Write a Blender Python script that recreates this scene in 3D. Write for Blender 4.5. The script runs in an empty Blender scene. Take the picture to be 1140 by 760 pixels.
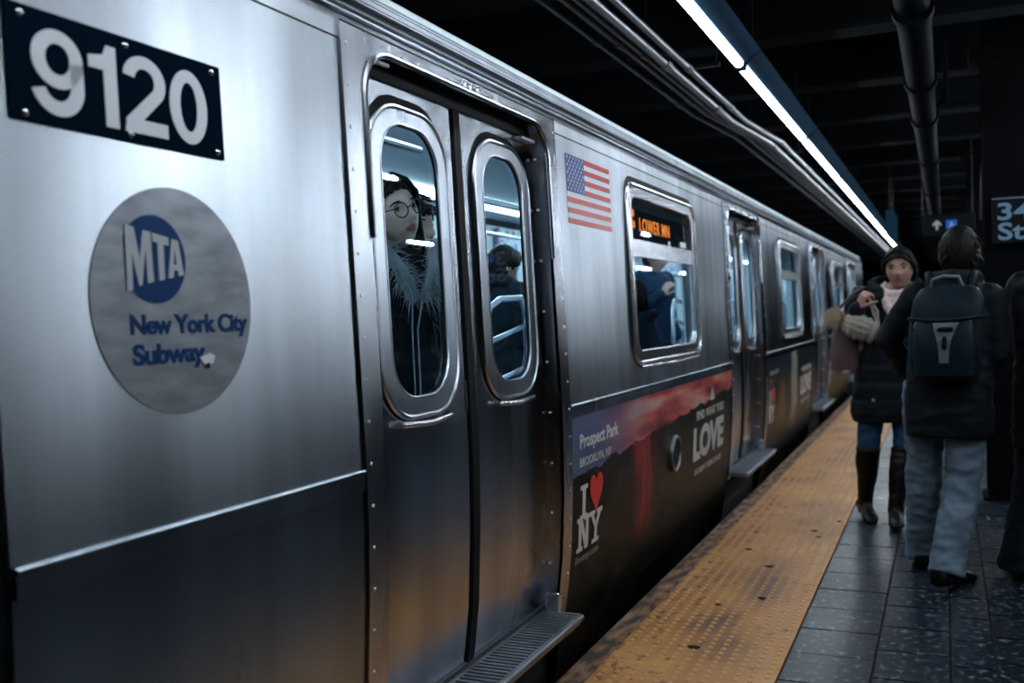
import bpy, bmesh, math, random
from mathutils import Vector, Matrix, noise
from mathutils.geometry import tessellate_polygon
random.seed(7)
sc = bpy.context.scene
COL = sc.collection
PI = math.pi

# ------------------------------------------------------------------ camera, exposure, world
sc.view_settings.view_transform = 'Standard'
sc.view_settings.look = 'None'
sc.view_settings.exposure = 0.0
sc.view_settings.gamma = 1.0
sc.view_settings.use_curve_mapping = False
FPX, CX, CY = 1108.33, 570.0, 380.0
CAM_H, CAM_D = 1.284, 1.33
def cam_axes():
    vx, vy, roll = 1052.0, 339.0, 0.03
    dy = Vector((vx - CX, vy - CY, FPX)).normalized()
    a0, a1 = vx - CX, vy - CY
    k = a0 * (-CX) + a1 * (vy + roll * vx - CY) + FPX * FPX
    a = -k / (a0 - roll * a1)
    b = vy - roll * (a - vx)
    dx = -Vector((a - CX, b - CY, FPX)).normalized()
    dz = dx.cross(dy)
    return dx, dy, dz            # images of world X, Y, Z in (right, down, forward)
dx, dy, dz = cam_axes()
right = Vector((dx.x, dy.x, dz.x)); down = Vector((dx.y, dy.y, dz.y)); fwd = Vector((dx.z, dy.z, dz.z))
cam = bpy.data.cameras.new('camera')
cam_o = bpy.data.objects.new('camera', cam); COL.objects.link(cam_o)
Mc = Matrix.Identity(4)
for i in range(3):
    Mc[i][0] = right[i]; Mc[i][1] = -down[i]; Mc[i][2] = -fwd[i]
Mc[0][3], Mc[1][3], Mc[2][3] = CAM_D, 0.0, CAM_H
cam_o.matrix_world = Mc
cam.sensor_width = 36.0; cam.lens = 35.0; cam.clip_start = 0.02; cam.clip_end = 200
cam.dof.use_dof = True; cam.dof.focus_distance = 3.1; cam.dof.aperture_fstop = 2.6
sc.camera = cam_o

W = bpy.data.worlds.new('World'); sc.world = W; W.use_nodes = True
W.node_tree.nodes['Background'].inputs[0].default_value = (0.10, 0.22, 0.36, 1)
W.node_tree.nodes['Background'].inputs[1].default_value = 0.004

STRIP_E = 38.0       # platform edge strip light
FAR_STRIP_E = 84.0
ADDED_MID_E = 92.0    # unseen row added over mid-platform to brighten the upper steel
CAR_E = 12.0          # light in the train

# ------------------------------------------------------------------ materials
def mat(name, base, rough=0.5, metal=0.0, spec=0.5, **k):
    m = bpy.data.materials.new(name); m.use_nodes = True
    p = m.node_tree.nodes['Principled BSDF']
    p.inputs['Base Color'].default_value = (*base, 1)
    p.inputs['Roughness'].default_value = rough
    p.inputs['Metallic'].default_value = metal
    p.inputs['Specular IOR Level'].default_value = spec
    for a, v in k.items(): p.inputs[a].default_value = v
    return m
def nodes(m): return m.node_tree.nodes, m.node_tree.links, m.node_tree.nodes['Principled BSDF']
def tex(m, scale, kind='Noise', detail=4.0, coord='Object', **k):
    N, L, P = nodes(m)
    tc = N.new('ShaderNodeTexCoord'); mp = N.new('ShaderNodeMapping')
    mp.inputs['Scale'].default_value = scale
    L.new(tc.outputs[coord], mp.inputs[0])
    t = N.new('ShaderNodeTex' + kind); L.new(mp.outputs[0], t.inputs['Vector'])
    if kind == 'Noise': t.inputs['Detail'].default_value = detail; t.inputs['Scale'].default_value = 1.0
    for a, v in k.items(): t.inputs[a].default_value = v
    return t
def ramp(m, src, stops):
    N, L, P = nodes(m)
    r = N.new('ShaderNodeValToRGB'); e = r.color_ramp.elements
    while len(e) < len(stops): e.new(0.5)
    for i, (p, c) in enumerate(stops):
        e[i].position = p; e[i].color = (*c, 1) if len(c) == 3 else c
    L.new(src, r.inputs[0]); return r
def bump(m, src, strength, dist=0.002):
    N, L, P = nodes(m)
    b = N.new('ShaderNodeBump'); b.inputs['Strength'].default_value = strength; b.inputs['Distance'].default_value = dist
    L.new(src, b.inputs['Height']); L.new(b.outputs[0], P.inputs['Normal']); return b
def emit(name, col, s):
    m = bpy.data.materials.new(name); m.use_nodes = True
    N, L = m.node_tree.nodes, m.node_tree.links
    N.clear(); o = N.new('ShaderNodeOutputMaterial'); e = N.new('ShaderNodeEmission')
    e.inputs[0].default_value = (*col, 1); e.inputs[1].default_value = s; L.new(e.outputs[0], o.inputs[0]); return m

def steel(name, base, r0, r1, grain=0.05, aniso=0.5):
    """brushed sheet metal: short-tailed gloss, rolled grain along the car, faint stains running down"""
    m = bpy.data.materials.new(name); m.use_nodes = True
    N, L = m.node_tree.nodes, m.node_tree.links
    P = N['Principled BSDF']; g = N.new('ShaderNodeBsdfAnisotropic'); g.distribution = 'BECKMANN'
    L.new(g.outputs[0], N['Material Output'].inputs[0])
    streak = tex(m, (3, 3.0, 0.6), detail=2)
    mr = N.new('ShaderNodeMapRange'); mr.clamp = False; L.new(streak.outputs['Fac'], mr.inputs[0])
    mr.inputs[1].default_value = 0.3; mr.inputs[2].default_value = 0.7; mr.inputs[3].default_value = r0; mr.inputs[4].default_value = r1
    L.new(mr.outputs[0], g.inputs['Roughness'])
    cc = tex(m, (2, 6.5, 0.45), detail=3); c2 = tex(m, (2, 1.7, 0.9), detail=2)      # dried runs and cloudy grime
    ad = N.new('ShaderNodeMath'); ad.operation = 'ADD'; L.new(cc.outputs['Fac'], ad.inputs[0]); L.new(c2.outputs['Fac'], ad.inputs[1])
    m2 = N.new('ShaderNodeMapRange'); m2.clamp = False; L.new(ad.outputs[0], m2.inputs[0])
    m2.inputs[1].default_value = 0.7; m2.inputs[2].default_value = 1.3; m2.inputs[3].default_value = 0.66; m2.inputs[4].default_value = 1.12
    sc2 = N.new('ShaderNodeVectorMath'); sc2.operation = 'SCALE'; sc2.inputs[0].default_value = base
    L.new(m2.outputs[0], sc2.inputs['Scale']); L.new(sc2.outputs[0], g.inputs['Color'])
    gr = tex(m, (120, 3.0, 260), detail=2)
    bn = bump(m, gr.outputs['Fac'], grain, 0.001)
    tg = N.new('ShaderNodeCombineXYZ'); tg.inputs[1].default_value = 1.0      # rolling direction runs along the car
    L.new(tg.outputs[0], g.inputs['Tangent']); g.inputs['Anisotropy'].default_value = aniso
    L.new(bn.outputs[0], g.inputs['Normal']); N.remove(P)
    return m
M = {}
M['steel'] = steel('brushed_steel', (0.62, 0.67, 0.75), 0.275, 0.315, 0.05)
M['steel_shaded'] = steel('shaded_lower_steel', (0.36, 0.41, 0.47), 0.225, 0.27, 0.05)  # same steel darkened; shade of the lower side put into its colour
M['steel_door'] = steel('door_steel', (0.58, 0.61, 0.68), 0.245, 0.285, 0.05)
M['steel_bright'] = mat('polished_steel', (0.66, 0.68, 0.73), 0.24, 1.0)
M['steel_dark'] = mat('dull_steel', (0.30, 0.32, 0.36), 0.42, 1.0)
M['rivet'] = mat('rivet_metal', (0.75, 0.78, 0.82), 0.6, 0.5)
M['fascia'] = steel('roof_fascia_metal', (0.30, 0.33, 0.37), 0.42, 0.50, 0.03)
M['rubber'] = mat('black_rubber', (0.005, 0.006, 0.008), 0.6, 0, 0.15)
M['black'] = mat('black_paint', (0.005, 0.006, 0.009), 0.5, 0, 0.15)
M['underbody'] = mat('underbody_grime', (0.008, 0.008, 0.009), 0.8)
M['roof'] = mat('train_roof', (0.05, 0.06, 0.07), 0.5, 0.6)
M['navy_plate'] = mat('plate_navy', (0.002, 0.009, 0.018), 0.3, 0, 0.0)
M['white_vinyl'] = mat('white_vinyl', (0.70, 0.73, 0.80), 0.4)
M['blue_vinyl'] = mat('blue_vinyl', (0.004, 0.042, 0.150), 0.4, 0, 0.08)
M['red_vinyl'] = mat('red_vinyl', (0.50, 0.02, 0.03), 0.3, 0, 0.3)
M['flag_blue'] = mat('flag_blue', (0.012, 0.045, 0.22), 0.3, 0, 0.3)
M['ad_white'] = mat('ad_white', (0.62, 0.60, 0.58), 0.5)
M['ad_grey'] = mat('ad_grey', (0.26, 0.25, 0.25), 0.5)
M['ad_red'] = mat('ad_red', (0.62, 0.02, 0.02), 0.4)
M['logo_silver'] = mat('logo_silver', (0.42, 0.45, 0.50), 0.4)
M['decal_grey'] = mat('aged_decal', (0.23, 0.25, 0.28), 0.42, 0.55)
t = tex(M['decal_grey'], (8, 9, 30), detail=6); N, L, P = nodes(M['decal_grey'])
L.new(ramp(M['decal_grey'], t.outputs['Fac'], [(0.3, (0.16, 0.175, 0.20)), (0.72, (0.30, 0.32, 0.36))]).outputs[0], P.inputs['Base Color'])
M['led'] = emit('orange_led', (1.0, 0.24, 0.04), 4.0)
M['tube'] = emit('strip_light', (0.86, 0.95, 1.0), STRIP_E)
M['far_tube'] = emit('far_strip_light', (0.80, 0.92, 1.0), FAR_STRIP_E)
M['added_mid_tube'] = emit('added_middle_light', (0.82, 0.92, 1.0), ADDED_MID_E)
M['car_light'] = emit('car_light', (0.72, 0.90, 1.0), CAR_E)
M['car_wall'] = mat('car_wall', (0.60, 0.67, 0.70), 0.45)
M['car_floor'] = mat('car_floor', (0.05, 0.055, 0.06), 0.5)
M['car_ceiling'] = mat('car_ceiling', (0.50, 0.58, 0.62), 0.5)
M['bench'] = mat('bench_blue', (0.05, 0.14, 0.30), 0.4)
M['card'] = mat('card_poster', (0.55, 0.62, 0.66), 0.5)
t = tex(M['card'], (1, 3.1, 4.0), 'Voronoi'); N, L, P = nodes(M['card'])
L.new(ramp(M['card'], t.outputs['Color'], [(0.0, (0.62, 0.68, 0.72)), (0.62, (0.5, 0.58, 0.64)), (0.7, (0.10, 0.25, 0.42)), (0.9, (0.45, 0.10, 0.10))]).outputs[0], P.inputs['Base Color'])

def glass(name, tint, refl=1.0):
    m = bpy.data.materials.new(name); m.use_nodes = True
    N, L = m.node_tree.nodes, m.node_tree.links
    N.clear(); o = N.new('ShaderNodeOutputMaterial'); mx = N.new('ShaderNodeMixShader')
    tr = N.new('ShaderNodeBsdfTransparent'); gl = N.new('ShaderNodeBsdfGlossy'); fr = N.new('ShaderNodeFresnel')
    tr.inputs[0].default_value = (*tint, 1); gl.inputs['Roughness'].default_value = 0.02
    gl.inputs[0].default_value = (0.85 * refl, 0.93 * refl, 1.0 * refl, 1); fr.inputs[0].default_value = 1.5
    ge = N.new('ShaderNodeNewGeometry'); sub = N.new('ShaderNodeMath'); sub.operation = 'SUBTRACT'; sub.inputs[0].default_value = 1.0
    mul = N.new('ShaderNodeMath'); mul.operation = 'MULTIPLY'          # only the outer face of the pane mirrors
    L.new(ge.outputs['Backfacing'], sub.inputs[1]); L.new(fr.outputs[0], mul.inputs[0]); L.new(sub.outputs[0], mul.inputs[1])
    L.new(mul.outputs[0], mx.inputs[0]); L.new(tr.outputs[0], mx.inputs[1]); L.new(gl.outputs[0], mx.inputs[2])
    L.new(mx.outputs[0], o.inputs[0]); return m
M['glass'] = glass('window_glass', (0.82, 0.93, 0.98))
M['sign_glass'] = glass('sign_glass', (0.55, 0.62, 0.66))

# platform
M['floor'] = mat('slate_tiles', (0.05, 0.06, 0.075), 0.45, 0, 0.28)
def floor_material():
    m = M['floor']; N, L, P = nodes(m)
    n1 = tex(m, (34, 24, 9), detail=4); n2 = tex(m, (1.2, 0.9, 1.0), detail=3)
    c = ramp(m, n1.outputs['Fac'], [(0.42, (0.003, 0.006, 0.011)), (0.55, (0.008, 0.014, 0.023)), (0.62, (0.045, 0.060, 0.080)), (0.70, (0.15, 0.18, 0.215))])
    L.new(c.outputs[0], P.inputs['Base Color'])
    r = ramp(m, n2.outputs['Fac'], [(0.3, (0.26,) * 3), (0.7, (0.42,) * 3)]); L.new(r.outputs[0], P.inputs['Roughness'])
    bump(m, n1.outputs['Fac'], 0.35, 0.004)
floor_material()
M['grout'] = mat('dark_joint', (0.010, 0.012, 0.016), 0.8)
M['tactile'] = mat('tactile_yellow', (0.62, 0.33, 0.10), 0.5)
def tactile_material():
    m = M['tactile']; N, L, P = nodes(m)
    a = tex(m, (3.0, 1.6, 1), detail=8)
    c = ramp(m, a.outputs['Fac'], [(0.32, (0.13, 0.052, 0.018)), (0.46, (0.40, 0.165, 0.044)), (0.66, (0.56, 0.275, 0.080))])
    b = tex(m, (24, 13, 1), detail=4)
    tc = N.new('ShaderNodeTexCoord'); sx = N.new('ShaderNodeSeparateXYZ'); L.new(tc.outputs['Object'], sx.inputs[0])
    mr = N.new('ShaderNodeMapRange'); L.new(sx.outputs[0], mr.inputs[0])      # more trodden dirt along the nosing
    mr.inputs[1].default_value = 0.15; mr.inputs[2].default_value = 0.42; mr.inputs[3].default_value = 0.10; mr.inputs[4].default_value = 0.0
    ab = N.new('ShaderNodeMath'); L.new(b.outputs['Fac'], ab.inputs[0]); L.new(mr.outputs[0], ab.inputs[1])
    s = ramp(m, ab.outputs[0], [(0.60, (1, 1, 1)), (0.70, (0.20, 0.14, 0.11))])
    mul = N.new('ShaderNodeMixRGB'); mul.blend_type = 'MULTIPLY'; mul.inputs[0].default_value = 0.85
    L.new(c.outputs[0], mul.inputs[1]); L.new(s.outputs[0], mul.inputs[2]); L.new(mul.outputs[0], P.inputs['Base Color'])
tactile_material()
M['dome'] = mat('worn_lit_dome_yellow', (0.60, 0.315, 0.10), 0.45)  # worn tops, and the domes' highlight put into the lighter yellow
M['edge'] = mat('worn_edge', (0.22, 0.12, 0.07), 0.7)
def edge_material():
    m = M['edge']; N, L, P = nodes(m)
    a = tex(m, (22, 7, 5), detail=8)
    c = ramp(m, a.outputs['Fac'], [(0.42, (0.030, 0.020, 0.016)), (0.52, (0.20, 0.095, 0.045)), (0.7, (0.34, 0.19, 0.12))])
    L.new(c.outputs[0], P.inputs['Base Color']); bump(m, a.outputs['Fac'], 0.4, 0.004)
edge_material()
M['concrete'] = mat('dark_concrete', (0.007, 0.009, 0.012), 0.9, 0, 0.1)
M['beam'] = mat('beam_paint', (0.010, 0.013, 0.017), 0.8, 0, 0.05)
M['pipe'] = mat('grey_conduit', (0.13, 0.14, 0.16), 0.36, 0.7)
M['duct'] = mat('pipe_wrap', (0.004, 0.006, 0.010), 0.55, 0, 0.01)
M['fixture'] = mat('fixture_glow_blue', (0.022, 0.085, 0.165), 0.5, 0, 0.2)  # blue glow beside the tube put into the housing's colour
M['column'] = mat('column_black', (0.0025, 0.0032, 0.0045), 0.6, 0, 0.04)
M['sign_black'] = mat('sign_black', (0.004, 0.006, 0.009), 0.5, 0, 0.1)
M['sign_letter'] = mat('sign_letter', (0.16, 0.27, 0.40), 0.5)
M['sign_blue_lit'] = emit('lit_blue_tile', (0.03, 0.20, 0.85), 0.45)
M['sign_white_lit'] = emit('lit_white_mark', (0.8, 0.9, 1.0), 0.28)
M['blue_glass'] = emit('lit_blue_panel', (0.05, 0.20, 0.34), 0.12)
M['red_box'] = mat('red_box', (0.20, 0.03, 0.03), 0.5)

# ------------------------------------------------------------------ object helpers
def tag(o, label=None, cat=None, group=None, kind=None):
    if label: o['label'] = label
    if cat: o['category'] = cat
    if group: o['group'] = group
    if kind: o['kind'] = kind
    return o
def obj(name, bm, m, parent=None, smooth=False, angle=None):
    me = bpy.data.meshes.new(name)
    bmesh.ops.recalc_face_normals(bm, faces=bm.faces[:])
    bm.to_mesh(me); bm.free()
    return link(name, me, m, parent, smooth, angle)
def link(name, me, m, parent=None, smooth=False, angle=35):
    for x in (m if isinstance(m, (list, tuple)) else [m]): me.materials.append(x)
    if smooth:
        me.shade_smooth()
        if angle: me.set_sharp_from_angle(angle=math.radians(angle))
    o = bpy.data.objects.new(name, me); COL.objects.link(o)
    if parent is not None: attach(o, parent)
    return o
def root_loc(p):
    v = Vector(p.location)
    while p.parent is not None: p = p.parent; 
    return v
BASE = {}
def attach(o, p):
    o.parent = p
    if p.name in BASE: o.matrix_parent_inverse = Matrix.Translation(-BASE[p.name])
def empty(name, loc=(0, 0, 0)):
    o = bpy.data.objects.new(name, None); COL.objects.link(o)
    o.location = loc; o.empty_display_size = 0.1; BASE[o.name] = Vector(loc); return o
def copy_tree(o, parent=None):
    c = o.copy(); COL.objects.link(c)
    if parent is not None: c.parent = parent
    for ch in o.children: copy_tree(ch, c)
    return c
def box(bm, x0, x1, y0, y1, z0, z1, bev=0.0):
    r = bmesh.ops.create_cube(bm, size=1)
    for v in r['verts']:
        v.co = Vector((x0 + (v.co.x + .5) * (x1 - x0), y0 + (v.co.y + .5) * (y1 - y0), z0 + (v.co.z + .5) * (z1 - z0)))
    if bev:
        es = list({e for v in r['verts'] for e in v.link_edges})
        bmesh.ops.bevel(bm, geom=es, offset=bev, segments=2, affect='EDGES', profile=0.5)
    return bm
def B(*a, **k):
    bm = bmesh.new(); box(bm, *a, **k); return bm
def ring_loft(bm, rings, cap=True, closed=False):
    rv = [[bm.verts.new(p) for p in r] for r in rings]
    n = len(rings[0]); m = len(rv)
    for i in range(m if closed else m - 1):
        a, b = rv[i], rv[(i + 1) % m]
        for j in range(n):
            bm.faces.new((a[j], a[(j + 1) % n], b[(j + 1) % n], b[j]))
    if cap and not closed:
        bm.faces.new(rv[0][::-1]); bm.faces.new(rv[-1])
    return rv
def tube(bm, pts, r, seg=10, cap=True, flat=None, rounded=False, closed=False):
    """tube along pts, r number or list; flat=(axis vector, factor) squashes it along that axis; rounded = hemispherical ends"""
    P = [Vector(p) for p in pts]
    R = list(r) if isinstance(r, (list, tuple)) else [r] * len(P)
    if rounded:
        a, b = (P[0] - P[1]).normalized(), (P[-1] - P[-2]).normalized()
        P2, R2 = [], []
        for k in (88, 60, 30): P2.append(P[0] + a * R[0] * math.sin(math.radians(k))); R2.append(R[0] * math.cos(math.radians(k)))
        P2 += P; R2 += R
        for k in (30, 60, 88): P2.append(P[-1] + b * R[-1] * math.sin(math.radians(k))); R2.append(R[-1] * math.cos(math.radians(k)))
        P, R = P2, R2
    n = len(P); rings = []; u = None
    for i in range(n):
        if closed: t = (P[(i + 1) % n] - P[i - 1]).normalized()
        else: t = (P[min(i + 1, n - 1)] - P[max(i - 1, 0)]).normalized()
        if u is None:
            u = t.orthogonal().normalized()
        u = (u - t * u.dot(t))
        if u.length < 1e-6: u = t.orthogonal()
        u.normalize(); w = t.cross(u)
        ring = []
        for j in range(seg):
            a = 2 * PI * j / seg
            d = (u * math.cos(a) + w * math.sin(a)) * R[i]
            if flat: d = d - flat[0] * d.dot(flat[0]) * (1 - flat[1])
            ring.append(P[i] + d)
        rings.append(ring)
    ring_loft(bm, rings, cap, closed); return bm
def T(pts, r, seg=10, **k):
    bm = bmesh.new(); tube(bm, pts, r, seg, **k); return bm
def extrude_xz(bm, prof, y0, y1, steps=1):
    ys = [y0 + (y1 - y0) * i / steps for i in range(steps + 1)]
    ring_loft(bm, [[(x, y, z) for x, z in prof] for y in ys]); return bm
def rr(y0, y1, z0, z1, r, n=7):
    r = min(r, (y1 - y0) / 2 - 1e-4, (z1 - z0) / 2 - 1e-4); out = []
    for cy, cz, a0 in ((y1 - r, z1 - r, 0), (y0 + r, z1 - r, 90), (y0 + r, z0 + r, 180), (y1 - r, z0 + r, 270)):
        for i in range(n + 1):
            a = math.radians(a0 + 90 * i / n); out.append((cy + r * math.cos(a), cz + r * math.sin(a)))
    return out
def circ(cy, cz, r, n=40): return [(cy + r * math.cos(2 * PI * i / n), cz + r * math.sin(2 * PI * i / n)) for i in range(n)]

# ------------------------------------------------------------------ the train's side profile
PROF = [(-0.40, -0.12), (0.05, -0.058), (0.12, -0.048), (0.25, -0.028), (0.38, -0.012), (0.60, 0.0), (0.78, 0.004), (0.90, 0.004), (1.0, 0.001), (1.12, -0.003), (2.08, -0.035), (2.4, -0.047)]
def bx(z):
    for (za, xa), (zb, xb) in zip(PROF, PROF[1:]):
        if z <= zb: return xa + (xb - xa) * (z - za) / (zb - za)
    return PROF[-1][1]
CUTS = [p[0] for p in PROF[1:-1]]
def plate(outer, holes=(), off=0.0, thick=0.004, bm=None):
    """flat plate in (y, z), bent to the side profile; off = how far its face stands out from the side"""
    bm = bm or bmesh.new(); loops = [outer] + list(holes); vs = []
    polys = [[Vector((a, b, 0)) for a, b in lp] for lp in loops]
    tris = tessellate_polygon(polys)
    tmp = bmesh.new()
    for lp in loops: vs += [tmp.verts.new((0, a, b)) for a, b in lp]
    for t3 in tris:
        try: tmp.faces.new([vs[i] for i in t3])
        except ValueError: pass
    zs = [p[1] for p in outer]
    for c in CUTS:
        if min(zs) < c < max(zs):
            bmesh.ops.bisect_plane(tmp, geom=tmp.verts[:] + tmp.edges[:] + tmp.faces[:], plane_co=(0, 0, c), plane_no=(0, 0, 1), dist=1e-5)
    bmesh.ops.recalc_face_normals(tmp, faces=tmp.faces[:])
    for f in tmp.faces:
        f.normal_update()
    if tmp.faces and tmp.faces[0].normal.x < 0: bmesh.ops.reverse_faces(tmp, faces=tmp.faces[:])
    if thick:
        ex = bmesh.ops.extrude_face_region(tmp, geom=tmp.faces[:], use_keep_orig=True)
        for v in ex['geom']:
            if isinstance(v, bmesh.types.BMVert): v.co.x -= thick
        bmesh.ops.recalc_face_normals(tmp, faces=tmp.faces[:])
    for v in tmp.verts: v.co.x += bx(v.co.z) + off
    me = bpy.data.meshes.new('t'); tmp.to_mesh(me); tmp.free(); bm.from_mesh(me); bpy.data.meshes.remove(me)
    return bm
def loop_tube(bm, lp, off, r, seg=8): return tube(bm, [(bx(z) + off, y, z) for y, z in lp], r, seg, closed=True)
def text_mesh(s, w=None, h=None, bold=0.0, y0=0, z0=0, thick=0.0, spacing=1.0, fit='both', align_right=False):
    """letters as flat (x, y) mesh scaled to a box w x h; returns list of verts, faces in (u, v)"""
    cu = bpy.data.curves.new('t', 'FONT'); cu.body = s; cu.size = 1; cu.offset = bold; cu.fill_mode = 'FRONT' if not thick else 'BOTH'
    cu.space_character = spacing; cu.resolution_u = 5; cu.space_line = 0.9
    o = bpy.data.objects.new('t', cu); COL.objects.link(o)
    dg = bpy.context.evaluated_depsgraph_get(); dg.update()
    me = bpy.data.meshes.new_from_object(o.evaluated_get(dg)); COL.objects.unlink(o); bpy.data.objects.remove(o); bpy.data.curves.remove(cu)
    xs = [v.co.x for v in me.vertices]; ys = [v.co.y for v in me.vertices]
    x0, x1, ya, yb = min(xs), max(xs), min(ys), max(ys)
    sx = w / (x1 - x0) if w else None; sy = h / (yb - ya) if h else None
    sx = sx or sy; sy = sy or sx
    vs = [((v.co.x - x0) * sx, (v.co.y - ya) * sy) for v in me.vertices]
    fs = [tuple(p.vertices) for p in me.polygons]; bpy.data.meshes.remove(me)
    return vs, fs
def side_text(s, y0, z0, w, h, off, bold=0.0, spacing=1.0, shear=0.0, thick=0.0015):
    vs, fs = text_mesh(s, w, h, bold, spacing=spacing)
    bm = bmesh.new()
    V = [bm.verts.new((bx(z0 + v) + off, y0 + u + shear * v, z0 + v)) for u, v in vs]
    for f in fs:
        try: bm.faces.new([V[i] for i in f])
        except ValueError: pass
    if thick:
        ex = bmesh.ops.extrude_face_region(bm, geom=bm.faces[:], use_keep_orig=True)
        for v in ex['geom']:
            if isinstance(v, bmesh.types.BMVert): v.co.x -= thick
    return bm
def side_polys(polys, off, thick=0.0015):
    bm = bmesh.new()
    for p in polys: plate(p, (), off, thick, bm)
    return bm

# ------------------------------------------------------------------ station shell
def struct(name, bm, m, **k):
    return tag(obj(name, bm, m, **k), kind='structure')
Y0, Y1 = -9.0, 46.0
# platform floor: slabs of slate with joints cut between them
def build_floor():
    bm = bmesh.new(); g = 0.004
    xs = [0.772, 1.078, 1.335, 1.475, 1.80]
    rows = []
    y = Y0
    while y < Y1: rows.append(y); y += 0.305
    cols = [(0.776, 1.072, 0.0), (1.078, 1.325, 0.12), (1.330, 1.475, 0.02), (1.481, 1.79, 0.1)]
    x = 1.795
    while x < 5.2: cols.append((x, min(x + 0.30, 5.2), random.random() * 0.2)); x += 0.305
    for a, b, sh in cols:
        for yy in rows:
            if yy > 20 and a > 3: continue
            box(bm, a, b - g, yy + sh, yy + sh + 0.305 - 2.2 * g, -0.012, random.uniform(-0.0012, 0.0008))
    return bm
fl = struct('floor', build_floor(), M['floor'])
struct('trim_1', B(0.146, 5.2, Y0, Y1, -0.30, -0.010), M['grout'])          # bed under the slabs
struct('trim_2', B(0.053, 0.146, Y0, Y1, -0.30, 0.002, bev=0.004), M['edge'])   # platform nosing
struct('wall_platform', B(0.12, 5.1, Y0, Y1, -1.25, -0.30), M['concrete'])
struct('ground', B(-4.5, 0.12, Y0, Y1, -1.35, -1.2), M['underbody'])
struct('wall_left', B(-4.7, -4.5, Y0, Y1, -1.3, 3.4), M['concrete'])
struct('wall_right', B(9.0, 9.2, Y0, Y1, -1.3, 3.4), M['concrete'])
struct('wall_far', B(-4.7, 9.2, Y1, Y1 + .2, -1.3, 3.4), M['concrete'])
struct('wall_back', B(-4.7, 9.2, Y0 - .2, Y0, -1.3, 3.4), M['concrete'])
struct('ceiling', B(-4.7, 9.2, Y0, Y1, 3.3, 3.5), M['concrete'])
def beam(y):
    bm = bmesh.new()
    pr = [(-.11, 2.94), (.11, 2.94), (.11, 2.97), (.02, 2.985), (.02, 3.3), (-.02, 3.3), (-.02, 2.985), (-.11, 2.97)]
    ring_loft(bm, [[(x, y + a, z) for a, z in pr] for x in (-4.5, 9.0)]); return bm
k = 0
yy = -7.3
while yy < 45:
    tag(obj('ceiling_beam', beam(yy), M['beam']), 'dark steel ceiling beam crossing above the train and platform', 'beam', 'beams under the station ceiling'); yy += 1.52

# tactile strip: mats with truncated domes, one mat per length
def tactile_mat(y0, y1, fine):
    bm = bmesh.new(); box(bm, 0.152, 0.768, y0 + .0015, y1 - .0015, -0.010, 0.004)
    p = 0.0508; nx = 12; ny = int((y1 - y0) / p)
    for i in range(nx):
        for j in range(ny):
            cx_, cy_ = 0.152 + (i + .5) * 0.616 / nx, y0 + (j + .5) * (y1 - y0) / ny
            seg = 8 if fine else 5
            a = [bm.verts.new((cx_ + .0125 * math.cos(2 * PI * q / seg), cy_ + .0125 * math.sin(2 * PI * q / seg), .004)) for q in range(seg)]
            b = [bm.verts.new((cx_ + .0075 * math.cos(2 * PI * q / seg), cy_ + .0075 * math.sin(2 * PI * q / seg), .009)) for q in range(seg)]
            for q in range(seg): bm.faces.new((a[q], a[(q + 1) % seg], b[(q + 1) % seg], b[q]))
            bm.faces.new(b)
    for f in bm.faces:
        if f.calc_center_median().z > .005: f.material_index = 1
    return bm
y = -1.2; k = 0
ML = 1.22
def mat_label(k): return None
edges_y = [y + ML * i for i in range(22)]
base_j = 3.92
ys = [base_j + ML * i for i in range(-4, 18)]
for k, a in enumerate(ys):
    o = obj('tactile_mat', tactile_mat(a, a + ML, a < 9), [M['tactile'], M['dome']])
    tag(o, 'yellow tactile mat of raised domes laid along the platform edge', 'tactile paving', 'tactile mats along the platform edge')

# lumps of dirt and chewing gum trodden onto the yellow strip
for (gx, gy, s) in ((0.50, 5.02, .018), (0.56, 4.45, .016), (0.62, 5.9, .014), (0.66, 5.75, .012), (0.34, 5.35, .015), (0.43, 3.72, .020), (0.40, 4.3, .012), (0.73, 6.2, .014)):
    bm = bmesh.new(); bmesh.ops.create_icosphere(bm, subdivisions=2, radius=s)
    for v in bm.verts:
        n_ = noise.noise(v.co * 60 + Vector((gx * 9, gy * 9, 0))); v.co *= 1 + .5 * n_
        v.co = Vector((gx + v.co.x * 1.3, gy + v.co.y, .0085 + v.co.z * .28))
    tag(obj('gum_spot', bm, M['black'], smooth=True), 'flattened dark gum spot on the yellow tactile strip', 'litter', 'gum spots on the yellow strip')

# platform edge strip light: fixtures end to end
def light_fixture(name, x, y0, y1, z, tube_m, label, group):
    r = empty(name, (x, (y0 + y1) / 2, z)); tag(r, label, 'light', group)
    h = bmesh.new(); extrude_xz(h, [(x - .03, z + .012), (x + .03, z + .012), (x + .11, z + .075), (x + .10, z + .085), (x + .03, z + .07), (x - .04, z + .07)], y0 + .01, y1 - .01)
    obj('housing', h, M['fixture'], r)
    d = bmesh.new(); extrude_xz(d, [(x - .020, z + .012), (x - .018, z - .006), (x - .008, z - .013), (x + .008, z - .013), (x + .018, z - .006), (x + .020, z + .012)], y0 + .045, y1 - .045)
    obj('diffuser', d, tube_m, r)
    for e in (y0 + .01, y1 - .045): obj('end_cap', B(x - .028, x + .028, e, e + .035, z - .018, z + .012, bev=.004), M['black'], r)
    for e in (y0 + .4, y1 - .4): obj('hanger', T([(x, e, z + .07), (x, e, 3.3)], .008, 6), M['black'], r)
    return r
for i in range(-1, 15):
    a = 2.86 + 2.6 * i
    light_fixture('strip_light', 0.342, a, a + 2.6, 2.6, M['tube'], 'white strip light hanging over the platform edge above the train', 'strip lights over the platform edge')
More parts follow.
